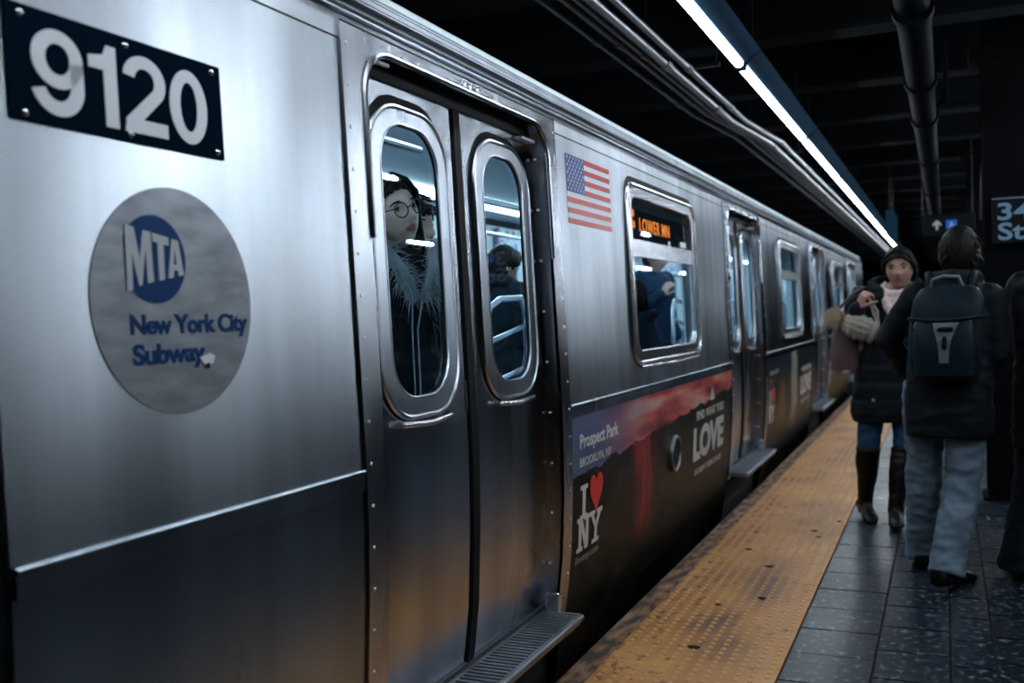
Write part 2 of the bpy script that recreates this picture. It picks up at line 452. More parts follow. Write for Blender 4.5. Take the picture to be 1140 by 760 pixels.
for i in range(-1, 14):
    a = 3.1 + 2.0 * i
    light_fixture('strip_light', 4.75, a, a + 1.22, 2.62, M['far_tube'], 'white strip light over the far edge of the platform', 'strip lights over the far platform edge')
for i in range(-1, 7):  # out-of-view row, added for its light on the train's upper side
    a = 3.93 + 2.0 * i
    light_fixture('strip_light', 2.55, a, a + 1.22, 2.62, M['added_mid_tube'], 'unseen strip light added over the middle of the platform', 'unseen strip lights added over the middle of the platform')

# conduits above the train
for q, (cx_, cz_, r_) in enumerate(((-0.19, 2.60, .016), (-0.135, 2.63, .020), (-0.075, 2.62, .017), (-0.015, 2.61, .024), (0.055, 2.63, .018))):
    rt = empty('conduit', (cx_, 6, cz_))
    tag(rt, ('thin pale conduit, outermost of the bundle over the train roof', 'grey conduit second from the train side in the ceiling bundle', 'slim grey conduit in the middle of the ceiling bundle', 'thickest grey conduit of the ceiling bundle above the train', 'grey conduit of the ceiling bundle nearest the strip light')[q], 'pipe', 'conduits above the train')
    obj('pipe_run', T([(cx_, Y0, cz_), (cx_, 6.6 + .15 * q, cz_), (cx_ + .10, 7.6 + .15 * q, cz_ - .01), (cx_ + .10, Y1, cz_ - .01)], r_, 10), M['pipe'], rt, smooth=True)
    for c in (1.0, 4.55 + .22 * q, 6.2 + .1 * q, 8.2, 12.0): obj('coupling', T([(cx_ + (.10 if c > 7.7 else 0), c, cz_ - (.01 if c > 7.7 else 0)), (cx_ + (.10 if c > 7.7 else 0), c + .10, cz_ - (.01 if c > 7.7 else 0))], r_ * 1.28, 10), M['pipe'], rt, smooth=True, angle=35)
for c in (0.5, 3.0, 5.6, 9.0, 12.5, 16.0):
    r = empty('pipe_hanger', (-.05, c, 2.6)); tag(r, 'dark strap hanger holding the conduit bundle under the ceiling', 'hanger', 'hangers of the conduit bundle')
    obj('cross_bar', B(-.24, .20, c, c + .03, 2.655, 2.675), M['black'], r)
    for e in (-.22, .18): obj('rod', T([(e, c + .015, 2.67), (e, c + .015, 3.3)], .006, 6), M['black'], r)

# big wrapped pipe over the middle of the platform
rp = empty('wrapped_pipe', (1.23, 8, 2.55)); tag(rp, 'fat dark wrapped pipe running under the ceiling over the platform', 'pipe')
obj('pipe_run', T([(1.225, 4.3, 2.58), (1.225, 6.0, 2.56), (1.225, 15.5, 2.56)], .075, 20), M['duct'], rp, smooth=True, angle=35)
for c in (4.6, 6.1, 7.3, 9.4, 12.0): obj('collar', T([(1.225, c, 2.56), (1.225, c + .10, 2.56)], .088, 20), M['duct'], rp, smooth=True, angle=35)
for c in (5.2, 8.4, 11.5): obj('hanger', T([(1.225, c, 2.63), (1.225, c, 3.3)], .01, 6), M['black'], rp)
obj('drain_elbow', T([(1.30, 7.1, 2.58), (1.345, 7.05, 2.60), (1.36, 7.0, 2.68), (1.36, 7.0, 3.3)], .018, 8), M['duct'], rp, smooth=True)

# columns
def column(x, y, label, group=None):
    bm = bmesh.new(); w, d, t_ = .13, .15, .016
    pr = [(-w, -d), (w, -d), (w, -d + t_), (t_ / 2, -d + t_), (t_ / 2, d - t_), (w, d - t_), (w, d), (-w, d), (-w, d - t_), (-t_ / 2, d - t_), (-t_ / 2, -d + t_), (-w, -d + t_)]
    ring_loft(bm, [[(x + a, y + b, z) for a, b in pr] for z in (0, 3.3)])
    r = empty('station_column', (x, y, 0)); tag(r, label, 'column', group)
    obj('shaft', bm, M['column'], r)
    obj('base_plate', B(x - .16, x + .16, y - .18, y + .18, 0, .02), M['column'], r)
    obj('capital', B(x - .2, x + .2, y - .2, y + .2, 2.86, 2.94), M['column'], r)
    return r
column(1.70, 7.32, 'black steel column behind the man with the backpack')
column(1.70, 11.92, 'black steel column with conduits on it, beyond the street sign')
column(1.70, 16.52, 'black steel column at the far end of the platform')

# street sign on the column
rs = empty('station_sign', (1.78, 7.13, 1.8)); tag(rs, 'black station sign reading 34 St on the column at the right', 'sign')
obj('sign_panel', B(1.615, 1.985, 7.12, 7.15, 1.665, 1.965, bev=.003), M['sign_black'], rs)
obj('top_line', B(1.618, 1.982, 7.116, 7.121, 1.948, 1.9545), M['sign_letter'], rs)
def facing_text(s, x0, y, z0, w, h, bold=.0):
    vs, fs = text_mesh(s, w, h, bold); bm = bmesh.new()
    V = [bm.verts.new((x0 + u, y, z0 + v)) for u, v in vs]
    for f in fs:
        try: bm.faces.new([V[i] for i in f])
        except ValueError: pass
    ex = bmesh.ops.extrude_face_region(bm, geom=bm.faces[:], use_keep_orig=True)
    for v in ex['geom']:
        if isinstance(v, bmesh.types.BMVert): v.co.y += .002
    return bm
obj('lettering', facing_text('34', 1.650, 7.1165, 1.812, .195, .112, .022), M['sign_letter'], rs)
obj('lettering', facing_text('St', 1.650, 7.1165, 1.685, .155, .112, .022), M['sign_letter'], rs)

# conduits and alarm box on the column beyond
rc = empty('column_conduit', (1.66, 11.72, 1.6)); tag(rc, 'pale bent conduit running up the column beyond the street sign', 'pipe')
obj('riser', T([(1.795, 10.0, 1.75), (1.80, 10.0, 2.42), (1.72, 10.0, 2.56), (1.74, 10.0, 2.9)], .011, 8), M['pipe'], rc, smooth=True)
obj('riser', T([(1.645, 10.05, 2.05), (1.665, 10.05, 2.55), (1.70, 10.05, 2.85)], .013, 8), M['pipe'], rc, smooth=True)
bm = B(1.715, 1.765, 10.0, 10.05, 1.96, 2.16, bev=.006); bx_ = empty('alarm_box', (1.74, 10.02, 1.96)); tag(bx_, 'small dull red box beside the conduit near the street sign', 'box'); obj('case', bm, M['red_box'], bx_)
obj('cover', B(1.722, 1.758, 9.994, 10.0, 1.975, 2.145), M['red_box'], bx_)

# hanging line sign far down the platform
ra = empty('hanging_sign', (1.35, 11, 2.1)); tag(ra, 'black hanging sign with a white arrow and a small blue tile', 'sign')
obj('panel', B(1.13, 1.62, 11.0, 11.04, 1.98, 2.20, bev=.004), M['sign_black'], ra)
bm = bmesh.new()
arrow = [(-.012, -.05), (.012, -.05), (.012, .005), (.04, -.012), (.04, .012), (0, .05), (-.04, .012), (-.04, -.012), (-.012, .005)]
v0 = [bm.verts.new((1.345 + a - .075, 10.997, 2.092 + b)) for a, b in arrow]; f0 = bm.faces.new(v0)
obj('arrow', bm, M['sign_white_lit'], ra)
obj('line_tile', B(1.355, 1.455, 10.994, 10.999, 2.045, 2.135), M['sign_blue_lit'], ra)
obj('lettering', facing_text('A', 1.380, 10.990, 2.06, .05, .06, .02), M['sign_white_lit'], ra)
for e in (1.14, 1.60): obj('hanger', T([(e, 11.02, 2.20), (e, 11.02, 3.3)], .008, 6), M['black'], ra)
rb = empty('hanging_sign', (.74, 13, 2.3)); tag(rb, 'dim blue hanging panel seen edge on beside the strip light', 'sign')
obj('panel', B(.69, .78, 12.9, 14.0, 2.15, 2.45, bev=.004), M['blue_glass'], rb)
for e in (13.1, 13.8): obj('hanger', T([(.735, e, 2.5), (.735, e, 3.3)], .008, 6), M['black'], rb)
# ------------------------------------------------------------------ the train
M['pane_glare'] = mat('grey_pane_glare', (0.22, 0.23, 0.25), 0.6)
CAR0, CAR1 = 0.47, 18.95
DC = [2.84 + 4.6 * i for i in range(4)]
FH, OH = 0.735, 0.64            # half width of door portal, of its opening
SEAM, BAND = 1.985, 2.052

def ad_material(name, kind):
    m = mat(name, (0.02, 0.02, 0.02), 0.30, 0.0, 0.4); N, L, P = nodes(m)
    tc = N.new('ShaderNodeTexCoord'); sp = N.new('ShaderNodeSeparateXYZ'); L.new(tc.outputs['Object'], sp.inputs[0])
    def math_(op, a, b=None):
        n = N.new('ShaderNodeMath'); n.operation = op
        for i, x in enumerate((a, b)):
            if x is None: continue
            if isinstance(x, (int, float)): n.inputs[i].default_value = x
            else: L.new(x, n.inputs[i])
        return n.outputs[0]
    def mix(fac, a, b):
        n = N.new('ShaderNodeMixRGB')
        if isinstance(fac, (int, float)): n.inputs[0].default_value = fac
        else: L.new(fac, n.inputs[0])
        for i, x in ((1, a), (2, b)):
            if isinstance(x, tuple): n.inputs[i].default_value = (*x, 1)
            else: L.new(x, n.inputs[i])
        return n.outputs[0]
    y, z = sp.outputs['Y'], sp.outputs['Z']
    hill = tex(m, (0, 1.3, 0), detail=5); hill2 = tex(m, (0, 6.0, 0), detail=6)
    if kind == 0:      # printed landscape: dusk sky, wooded hills, a red waterfall between them
        ridge = math_('ADD', math_('ADD', math_('MULTIPLY', math_('SUBTRACT', y, 3.6), 0.040), 0.655), math_('MULTIPLY', math_('SUBTRACT', hill2.outputs['Fac'], 0.5), 0.10))
        cl = tex(m, (1, 1.5, 9.0), detail=6)
        sky = ramp(m, cl.outputs['Fac'], [(0.32, (0.10, 0.02, 0.04)), (0.46, (0.42, 0.07, 0.07)), (0.56, (0.56, 0.17, 0.13)), (0.66, (0.50, 0.34, 0.33)), (0.80, (0.30, 0.10, 0.12))]).outputs[0]
        blue = N.new('ShaderNodeMapRange'); L.new(y, blue.inputs[0]); blue.inputs[1].default_value = 3.9; blue.inputs[2].default_value = 4.75
        sky = mix(blue.outputs[0], mix(cl.outputs['Fac'], (0.03, 0.06, 0.16), (0.16, 0.16, 0.24)), sky)
        tr = tex(m, (1, 5.5, 6.5), detail=8)
        land = ramp(m, tr.outputs['Fac'], [(0.42, (0.004, 0.004, 0.004)), (0.60, (0.014, 0.015, 0.012)), (0.76, (0.035, 0.040, 0.034))]).outputs[0]
        # waterfall streak
        wob = math_('MULTIPLY', math_('SUBTRACT', tex(m, (0, 2, 4.0), detail=3).outputs['Fac'], 0.5), 0.35)
        d = math_('ABSOLUTE', math_('SUBTRACT', math_('ADD', y, wob), math_('SUBTRACT', 4.66, math_('MULTIPLY', z, 0.10))))
        fall = N.new('ShaderNodeMapRange'); L.new(d, fall.inputs[0]); fall.inputs[1].default_value = 0.24; fall.inputs[2].default_value = 0.03; fall.interpolation_type = 'SMOOTHSTEP'
        low = N.new('ShaderNodeMapRange'); L.new(z, low.inputs[0]); low.inputs[1].default_value = 0.16; low.inputs[2].default_value = 0.50
        pat = ramp(m, tex(m, (1, 9, 2.6), detail=5).outputs['Fac'], [(0.34, (0.10,) * 3), (0.62, (1,) * 3)]).outputs[0]
        f2 = math_('MULTIPLY', math_('MULTIPLY', fall.outputs[0], low.outputs[0]), pat)
        land = mix(math_('MULTIPLY', f2, 0.95), land, (0.50, 0.040, 0.055))
        isky = math_('GREATER_THAN', z, ridge)
        col = mix(isky, land, sky)
    else:              # printed brown gorge with a pale fall
        tr = tex(m, (1, 2.6, 1.6), detail=7)
        land = ramp(m, tr.outputs['Fac'], [(0.36, (0.010, 0.009, 0.008)), (0.52, (0.060, 0.036, 0.020)), (0.72, (0.20, 0.105, 0.045))]).outputs[0]
        top = N.new('ShaderNodeMapRange'); L.new(z, top.inputs[0]); top.inputs[1].default_value = 0.70; top.inputs[2].default_value = 0.62
        land = mix(top.outputs[0], (0.010, 0.018, 0.024), land)
        bot = N.new('ShaderNodeMapRange'); L.new(z, bot.inputs[0]); bot.inputs[1].default_value = 0.14; bot.inputs[2].default_value = 0.34
        land = mix(bot.outputs[0], (0.008, 0.016, 0.016), land)
        wob = math_('MULTIPLY', math_('SUBTRACT', tex(m, (0, 0, 3.5), detail=4).outputs['Fac'], 0.5), 0.5)
        d = math_('ABSOLUTE', math_('SUBTRACT', math_('ADD', y, wob), 9.75))
        fall = N.new('ShaderNodeMapRange'); L.new(d, fall.inputs[0]); fall.inputs[1].default_value = 0.26; fall.inputs[2].default_value = 0.10
        lo = N.new('ShaderNodeMapRange'); L.new(z, lo.inputs[0]); lo.inputs[1].default_value = 0.12; lo.inputs[2].default_value = 0.40
        col = mix(math_('MULTIPLY', math_('MULTIPLY', fall.outputs[0], lo.outputs[0]), 0.8), land, (0.34, 0.31, 0.28))
    P.inputs['Specular IOR Level'].default_value = 0.05
    L.new(col, P.inputs['Base Color'])
    return m
M['ad_dusk'] = ad_material('advert_dusk_print', 0)
M['ad_gorge'] = ad_material('advert_gorge_print', 1)

def heart(cy, cz, w, h):
    pts = []
    for i in range(48):
        t = 2 * PI * i / 48
        pts.append((16 * math.sin(t) ** 3, 13 * math.cos(t) - 5 * math.cos(2 * t) - 2 * math.cos(3 * t) - math.cos(4 * t)))
    return [(cy + x / 32 * w, cz + (z_ + 2.5) / 29 * h) for x, z_ in pts]
def star(cy, cz, r):
    return [(cy + (r if i % 2 == 0 else r * .4) * math.sin(PI * i / 5), cz + (r if i % 2 == 0 else r * .4) * math.cos(PI * i / 5)) for i in range(10)]
def serif(ch, y0, z0, w, h, s):
    """slab-serif capital I, N or Y as polygons"""
    y1, z1 = y0 + w, z0 + h; e = .28 * w if ch != 'I' else 0; sl = .13 * h
    if ch == 'I': return [[(y0, z0), (y1, z0), (y1, z0 + sl), (y0, z0 + sl)], [(y0, z1 - sl), (y1, z1 - sl), (y1, z1), (y0, z1)], [((y0 + y1) / 2 - s / 2, z0 + sl), ((y0 + y1) / 2 + s / 2, z0 + sl), ((y0 + y1) / 2 + s / 2, z1 - sl), ((y0 + y1) / 2 - s / 2, z1 - sl)]]
    if ch == 'N':
        a, b = y0 + .22 * w, y1 - .22 * w
        return [[(a - s / 2, z0 + sl), (a + s / 2, z0 + sl), (a + s / 2, z1), (a - s / 2, z1)], [(b - s / 2, z0), (b + s / 2, z0), (b + s / 2, z1 - sl), (b - s / 2, z1 - sl)],
                [(a - s / 2, z1), (a + s * .7, z1), (b + s / 2, z0), (b - s * .7, z0)], [(y0, z0), (y0 + .46 * w, z0), (y0 + .46 * w, z0 + sl), (y0, z0 + sl)],
                [(y1 - .46 * w, z1 - sl), (y1, z1 - sl), (y1, z1), (y1 - .46 * w, z1)], [(y0, z1 - sl), (a, z1 - sl), (a, z1), (y0, z1)]]
    m_ = (y0 + y1) / 2
    return [[(m_ - s / 2, z0 + sl), (m_ + s / 2, z0 + sl), (m_ + s / 2, z0 + .48 * h), (m_ - s / 2, z0 + .48 * h)], [(m_ - .26 * w, z0), (m_ + .26 * w, z0), (m_ + .26 * w, z0 + sl), (m_ - .26 * w, z0 + sl)],
            [(y0 + .12 * w, z1 - sl), (y0 + .12 * w + s * 1.1, z1 - sl), (m_ + s / 2, z0 + .46 * h), (m_ - s / 2, z0 + .46 * h)], [(y1 - .12 * w - s * 1.1, z1 - sl), (y1 - .12 * w, z1 - sl), (m_ + s / 2, z0 + .46 * h), (m_ - s / 2, z0 + .46 * h)],
            [(y0, z1 - sl), (y0 + .42 * w, z1 - sl), (y0 + .42 * w, z1), (y0, z1)], [(y1 - .42 * w, z1 - sl), (y1, z1 - sl), (y1, z1), (y1 - .42 * w, z1)]]

def window_unit(car, c, led):
    w = 0.68
    fr = bmesh.new()
    hole = rr(c - .605, c + .605, 1.105, 1.845, .075)
    plate(rr(c - w, c + w, 1.04, 1.91, .10), [hole], .010, .03, fr)
    loop_tube(fr, rr(c - w + .012, c + w - .012, 1.052, 1.898, .09), .008, .011)
    loop_tube(fr, hole, .004, .006)
    f = obj('window_frame', fr, M['steel_bright'], car, smooth=True, angle=30)
    obj('gasket_shade', plate(rr(c - w - .008, c + w + .014, 1.032, 1.938, .12), [rr(c - w + .01, c + w - .01, 1.05, 1.90, .09)], .0015, .004), M['rubber'], f)  # rubber ring; its wider top and right put the frame's shadow into shape
    obj('transom', plate([(c - .61, 1.560), (c + .61, 1.560), (c + .61, 1.640), (c - .61, 1.640)], (), .006, .02), M['steel_bright'], f)
    obj('drip_rail', T([(bx(1.03) + .014, c - w + .10, 1.032), (bx(1.03) + .022, c, 1.026), (bx(1.03) + .014, c + w - .10, 1.032)], .008, 8), M['steel_bright'], f, smooth=True)
    obj('window_pane', plate([(c - .61, 1.10), (c + .61, 1.10), (c + .61, 1.562), (c - .61, 1.562)], (), -.014, .005), M['glass'], f)
    obj('upper_pane', plate([(c - .61, 1.638), (c + .61, 1.638), (c + .61, 1.85), (c - .61, 1.85)], (), -.014, .005), M['sign_glass'], f)
    if led:
        s = obj('route_display', plate([(c - .62, 1.60), (c + .60, 1.60), (c + .60, 1.792), (c - .62, 1.792)], (), -.022, .03), M['black'], car)
        obj('display_text', side_text('LOWER MN', c - .37, 1.690, .58, .068, -.020, .004, 1.12), M['led'], s)
        obj('display_text', side_text('8', c - .50, 1.755, .045, .036, -.020, .03), M['led'], s)
        obj('display_text', side_text('8', c - .495, 1.700, .045, .036, -.020, .03), M['led'], s)
        obj('screw_cap', plate(circ(c + .16, 1.657, .014, 14), (), -.010, .004), M['white_vinyl'], s)
        obj('paper_tag', plate(rr(c + .40, c + .53, 1.652, 1.682, .006), (), -.009, .002), M['white_vinyl'], s)
        obj('pane_reflection', plate([(c - .62, 1.79), (c + .60, 1.79), (c + .60, 1.86), (c - .62, 1.86)], (), -.024, .01), M['pane_glare'], s)  # pale reflection in the upper pane, put in as a grey strip
    return f

def rivet(bm, y, z, off, r=.0055):
    a = []
    for k, (rr_, h) in enumerate(((1, 0), (.7, .5), (0, .7))):
        if rr_ == 0: top = bm.verts.new((bx(z) + off + r * h, y, z)); break
        a.append([bm.verts.new((bx(z) + off + r * h, y + r * rr_ * math.cos(2 * PI * q / 8), z + r * rr_ * math.sin(2 * PI * q / 8))) for q in range(8)])
    for q in range(8):
        bm.faces.new((a[0][q], a[0][(q + 1) % 8], a[1][(q + 1) % 8], a[1][q])); bm.faces.new((a[1][q], a[1][(q + 1) % 8], top))

def add_bm(bm, other):
    me = bpy.data.meshes.new('t'); other.to_mesh(me); other.free(); bm.from_mesh(me); bpy.data.meshes.remove(me)
def door_unit(car, c, fine):
    # portal with rounded head, rolled lip, deep jamb and rivets
    fr = bmesh.new()
    hole = [(y, z) for y, z in rr(c - OH, c + OH, .17, 1.99, .13, 9)]
    hole = [(y, z) for y, z in hole if z > .31] ; 
    hl = [(c + OH, .17)] + [p for p in rr(c - OH, c + OH, .17, 1.99, .13, 9)[:20]] + [(c - OH, .17)]
    outer = [(c + FH, .17 - .03), (c + FH, 2.03), (c - FH, 2.03), (c - FH, .17 - .03), (c - OH - .0005, .14), (c - OH - .0005, .16)]
    full = [(c + FH, .14), (c + FH, 2.03), (c - FH, 2.03), (c - FH, .14), (c - OH, .14)] + hl[::-1][1:-1] + [(c + OH, .14)]
    plate(full, (), .008, .012, fr)
    zcut = [.14, .25, .38, .6, .78, .9, 1.0, 1.12, 1.5]
    jl = [(c + OH, z) for z in zcut] + hl[1:-1] + [(c - OH, z) for z in zcut[::-1]]
    a = [fr.verts.new((bx(z) + .008, y, z)) for y, z in jl]; b = [fr.verts.new((bx(z) - .075, y, z)) for y, z in jl]
    for i in range(len(jl) - 1): fr.faces.new((a[i], a[i + 1], b[i + 1], b[i]))
    tube(fr, [(bx(z) + .010, y, z) for y, z in jl[len(zcut) - 1:len(jl) - len(zcut) + 1]], .009, 8)
    rv = bmesh.new()
    for s in (-1, 1):
        for i in range(17): rivet(rv, c + s * (FH - .022), .30 + i * .105, .008)
    for y in (-.5, -.42, -.34): rivet(rv, c + y, 2.008, .008, .005)
    for y in (-.04, .0, .05): rivet(rv, c + y, 2.01, .008, .007)
    for i in range(9):
        z = .35 + i * .19; rv2 = c + OH - .001
        for q in range(1): box(rv, bx(z) - .045, bx(z) - .037, rv2 - .004, rv2, z, z + .008)
    for f in rv.faces: f.material_index = 1
    add_bm(fr, rv)
    p = obj('door_frame', fr, [M['steel_door'], M['rivet']], car, smooth=True, angle=30)
    obj('head_seam', plate([(c - FH, 2.029), (c + FH, 2.029), (c + FH, 2.034), (c - FH, 2.034)], (), .0087, .002), M['rubber'], p)
    obj('head_light', T([(bx(1.95) - .01, c - OH + .015, 1.90), (bx(1.95) - .01, c - OH + .045, 1.95), (bx(1.95) - .01, c - OH + .10, 1.972), (bx(1.95) - .01, c - OH + .16, 1.974)], .006, 6, rounded=True), M['white_vinyl'], p, smooth=True)
    obj('corner_clip', B(bx(1.9) - .05, bx(1.9) - .02, c + OH - .17, c + OH - .05, 1.925, 1.935, bev=.002), M['white_vinyl'], p)
    obj('header', B(-.16, -.076, c - OH, c + OH, 1.945, 2.03), M['rubber'], p)
    for s in (-1, 1):
        y_in, y_out = c + s * .004, c + s * .70
        ya, yb = sorted((y_in, y_out)); wc = c + s * .325
        gl = rr(wc - .168, wc + .168, 1.066, 1.838, .125, 9)
        lf = plate([(ya, .19), (yb, .19), (yb, 2.0), (ya, 2.0)], [rr(wc - .185, wc + .185, 1.05, 1.855, .14, 9)], -.055, .010)
        leaf = obj('door_leaf', lf, M['steel_door'], car, smooth=True, angle=30)
        obj('inner_lining', plate([(ya, .19), (yb, .19), (yb, 1.98), (ya, 1.98)], [rr(wc - .215, wc + .215, 1.02, 1.875, .15, 9)], -.067, .003), M['car_wall'], leaf)
        ring = bmesh.new()
        plate(rr(wc - .232, wc + .232, 1.008, 1.888, .165, 9), [gl], -.042, .012, ring)
        loop_tube(ring, rr(wc - .228, wc + .228, 1.012, 1.884, .16, 9), -.046, .009)
        loop_tube(ring, gl, -.044, .005)
        obj('window_frame', ring, M['steel'], leaf, smooth=True, angle=30)
        obj('gasket_shade', plate(rr(wc - .244, wc + .248, .998, 1.918, .185, 9), [rr(wc - .225, wc + .225, 1.015, 1.88, .16, 9)], -.0535, .004), M['rubber'], leaf)  # black ring, widened at the top as the shadow behind the frame
        obj('sill_lip', T([(bx(1.0) - .034, wc - .14, .998), (bx(1.0) - .026, wc, .990), (bx(1.0) - .034, wc + .14, .998)], .009, 8, rounded=True), M['steel_bright'], leaf, smooth=True)
        obj('window_pane', plate(rr(wc - .178, wc + .178, 1.056, 1.848, .135, 9), (), -.0555, .005), M['glass'], leaf)
        obj('pane_seal', loop_tube(bmesh.new(), gl, -.052, .0055), M['rubber'], leaf, smooth=True)
        se = sorted((c + s * .001, c + s * .022))
        obj('edge_seal', plate([(se[0], .19), (se[1], .19), (se[1], 1.99), (se[0], 1.99)], (), -.047, .03), M['rubber'], leaf)
        lt = sorted((c + s * .030, c + s * .040))
        obj('seal_clip', plate([(lt[0], 1.00), (lt[1], 1.00), (lt[1], 1.09), (lt[0], 1.09)], (), -.052, .004), M['steel_bright'], leaf)
    # threshold: ribbed step plate with rolled front lip and kick corners
    st = bmesh.new()
    a, b = c - OH + .02, c + OH - .02
    ln = rr(a, b, -.08, .078, .02, 4)
    lo = [st.verts.new((x, y, .150)) for y, x in ln]; hi = [st.verts.new((x, y, .178)) for y, x in ln]
    for i in range(len(ln)): st.faces.new((lo[i], lo[(i + 1) % len(ln)], hi[(i + 1) % len(ln)], hi[i]))
    st.faces.new(hi); st.faces.new(lo[::-1])
    n = 44 if fine else 22
    for i in range(n):
        y = a + .03 + (b - a - .06) * i / (n - 1); box(st, -.06, .064, y - .006, y + .006, .178, .183)
    s_ = obj('step_plate', st, M['steel_dark'], car)
    obj('front_lip', T([(.078, a + .015, .170), (.078, b - .015, .170)], .009, 8, rounded=True), M['steel_dark'], s_, smooth=True)
    obj('kick_corner', B(-.06, -.002, b - .04, b - .005, .18, .255, bev=.008), M['steel_bright'], s_)

def side_panel(car, y0, y1, holes=(), name='side_panel'):
    return obj(name, plate([(y0, -.32), (y1, -.32), (y1, SEAM), (y0, SEAM)], holes, 0, .006), M['steel'], car, smooth=True, angle=30)

def advert(car, y0, y1, c, m, kind):
    z1 = .915
    a = obj('advertisement', plate([(y0, .02), (y1, .02), (y1, z1), (y0, z1)], (), .003, .0025), m, car, smooth=True, angle=30)
    o = .0062
    if kind == 0:
        obj('lettering', side_text('Prospect Park', y0 + .085, .742, .50, .075, o, .022), M['ad_white'], a)
        obj('lettering', side_text('BROOKLYN, NY', y0 + .085, .682, .40, .040, o, .004), M['ad_white'], a)
        hy, hz, s = y0 + .06, .60, 1.0
    else:
        obj('lettering', side_text('Letchworth Park', y0 + .12, .742, .46, .045, o, .01), M['ad_grey'], a)
        obj('lettering', side_text('NY', y0 + .12, .68, .12, .03, o, .0), M['ad_grey'], a)
        hy, hz, s = y0 + .06, .60, 1.0
    obj('heart', side_polys([heart(hy + .225, .552, .165, .165)], o), M['ad_red'], a)
    for ch, ya, za, wa, sa in (('I', .03, .478, .085, .034), ('N', .0, .352, .15, .030), ('Y', .145, .352, .16, .032)):
        obj('lettering', side_polys(serif(ch, hy + ya, za, wa, .135, sa), o), M['ad_white'], a)
    obj('lettering', side_text('iloveny.com', hy - .005, .295, .28, .042, o, .0), M['ad_grey'], a)
    ly = y1 - 1.10
    obj('lettering', side_text('FIND WHAT YOU', ly + .08, .655, .74, .052, o, .006), M['ad_white'], a)
    obj('lettering', side_text('LOVE', ly, .425, .83, .195, o, .05), M['ad_white'], a)
    obj('lettering', side_text('IN NEW YORK STATE', ly + .06, .340, .72, .036, o, .006), M['ad_white'], a)
    if kind == 0:
        obj('sail', side_polys([[(ly + .43, .745), (ly + .56, .745), (ly + .50, .83)]], o), M['ad_white'], a)
    return a

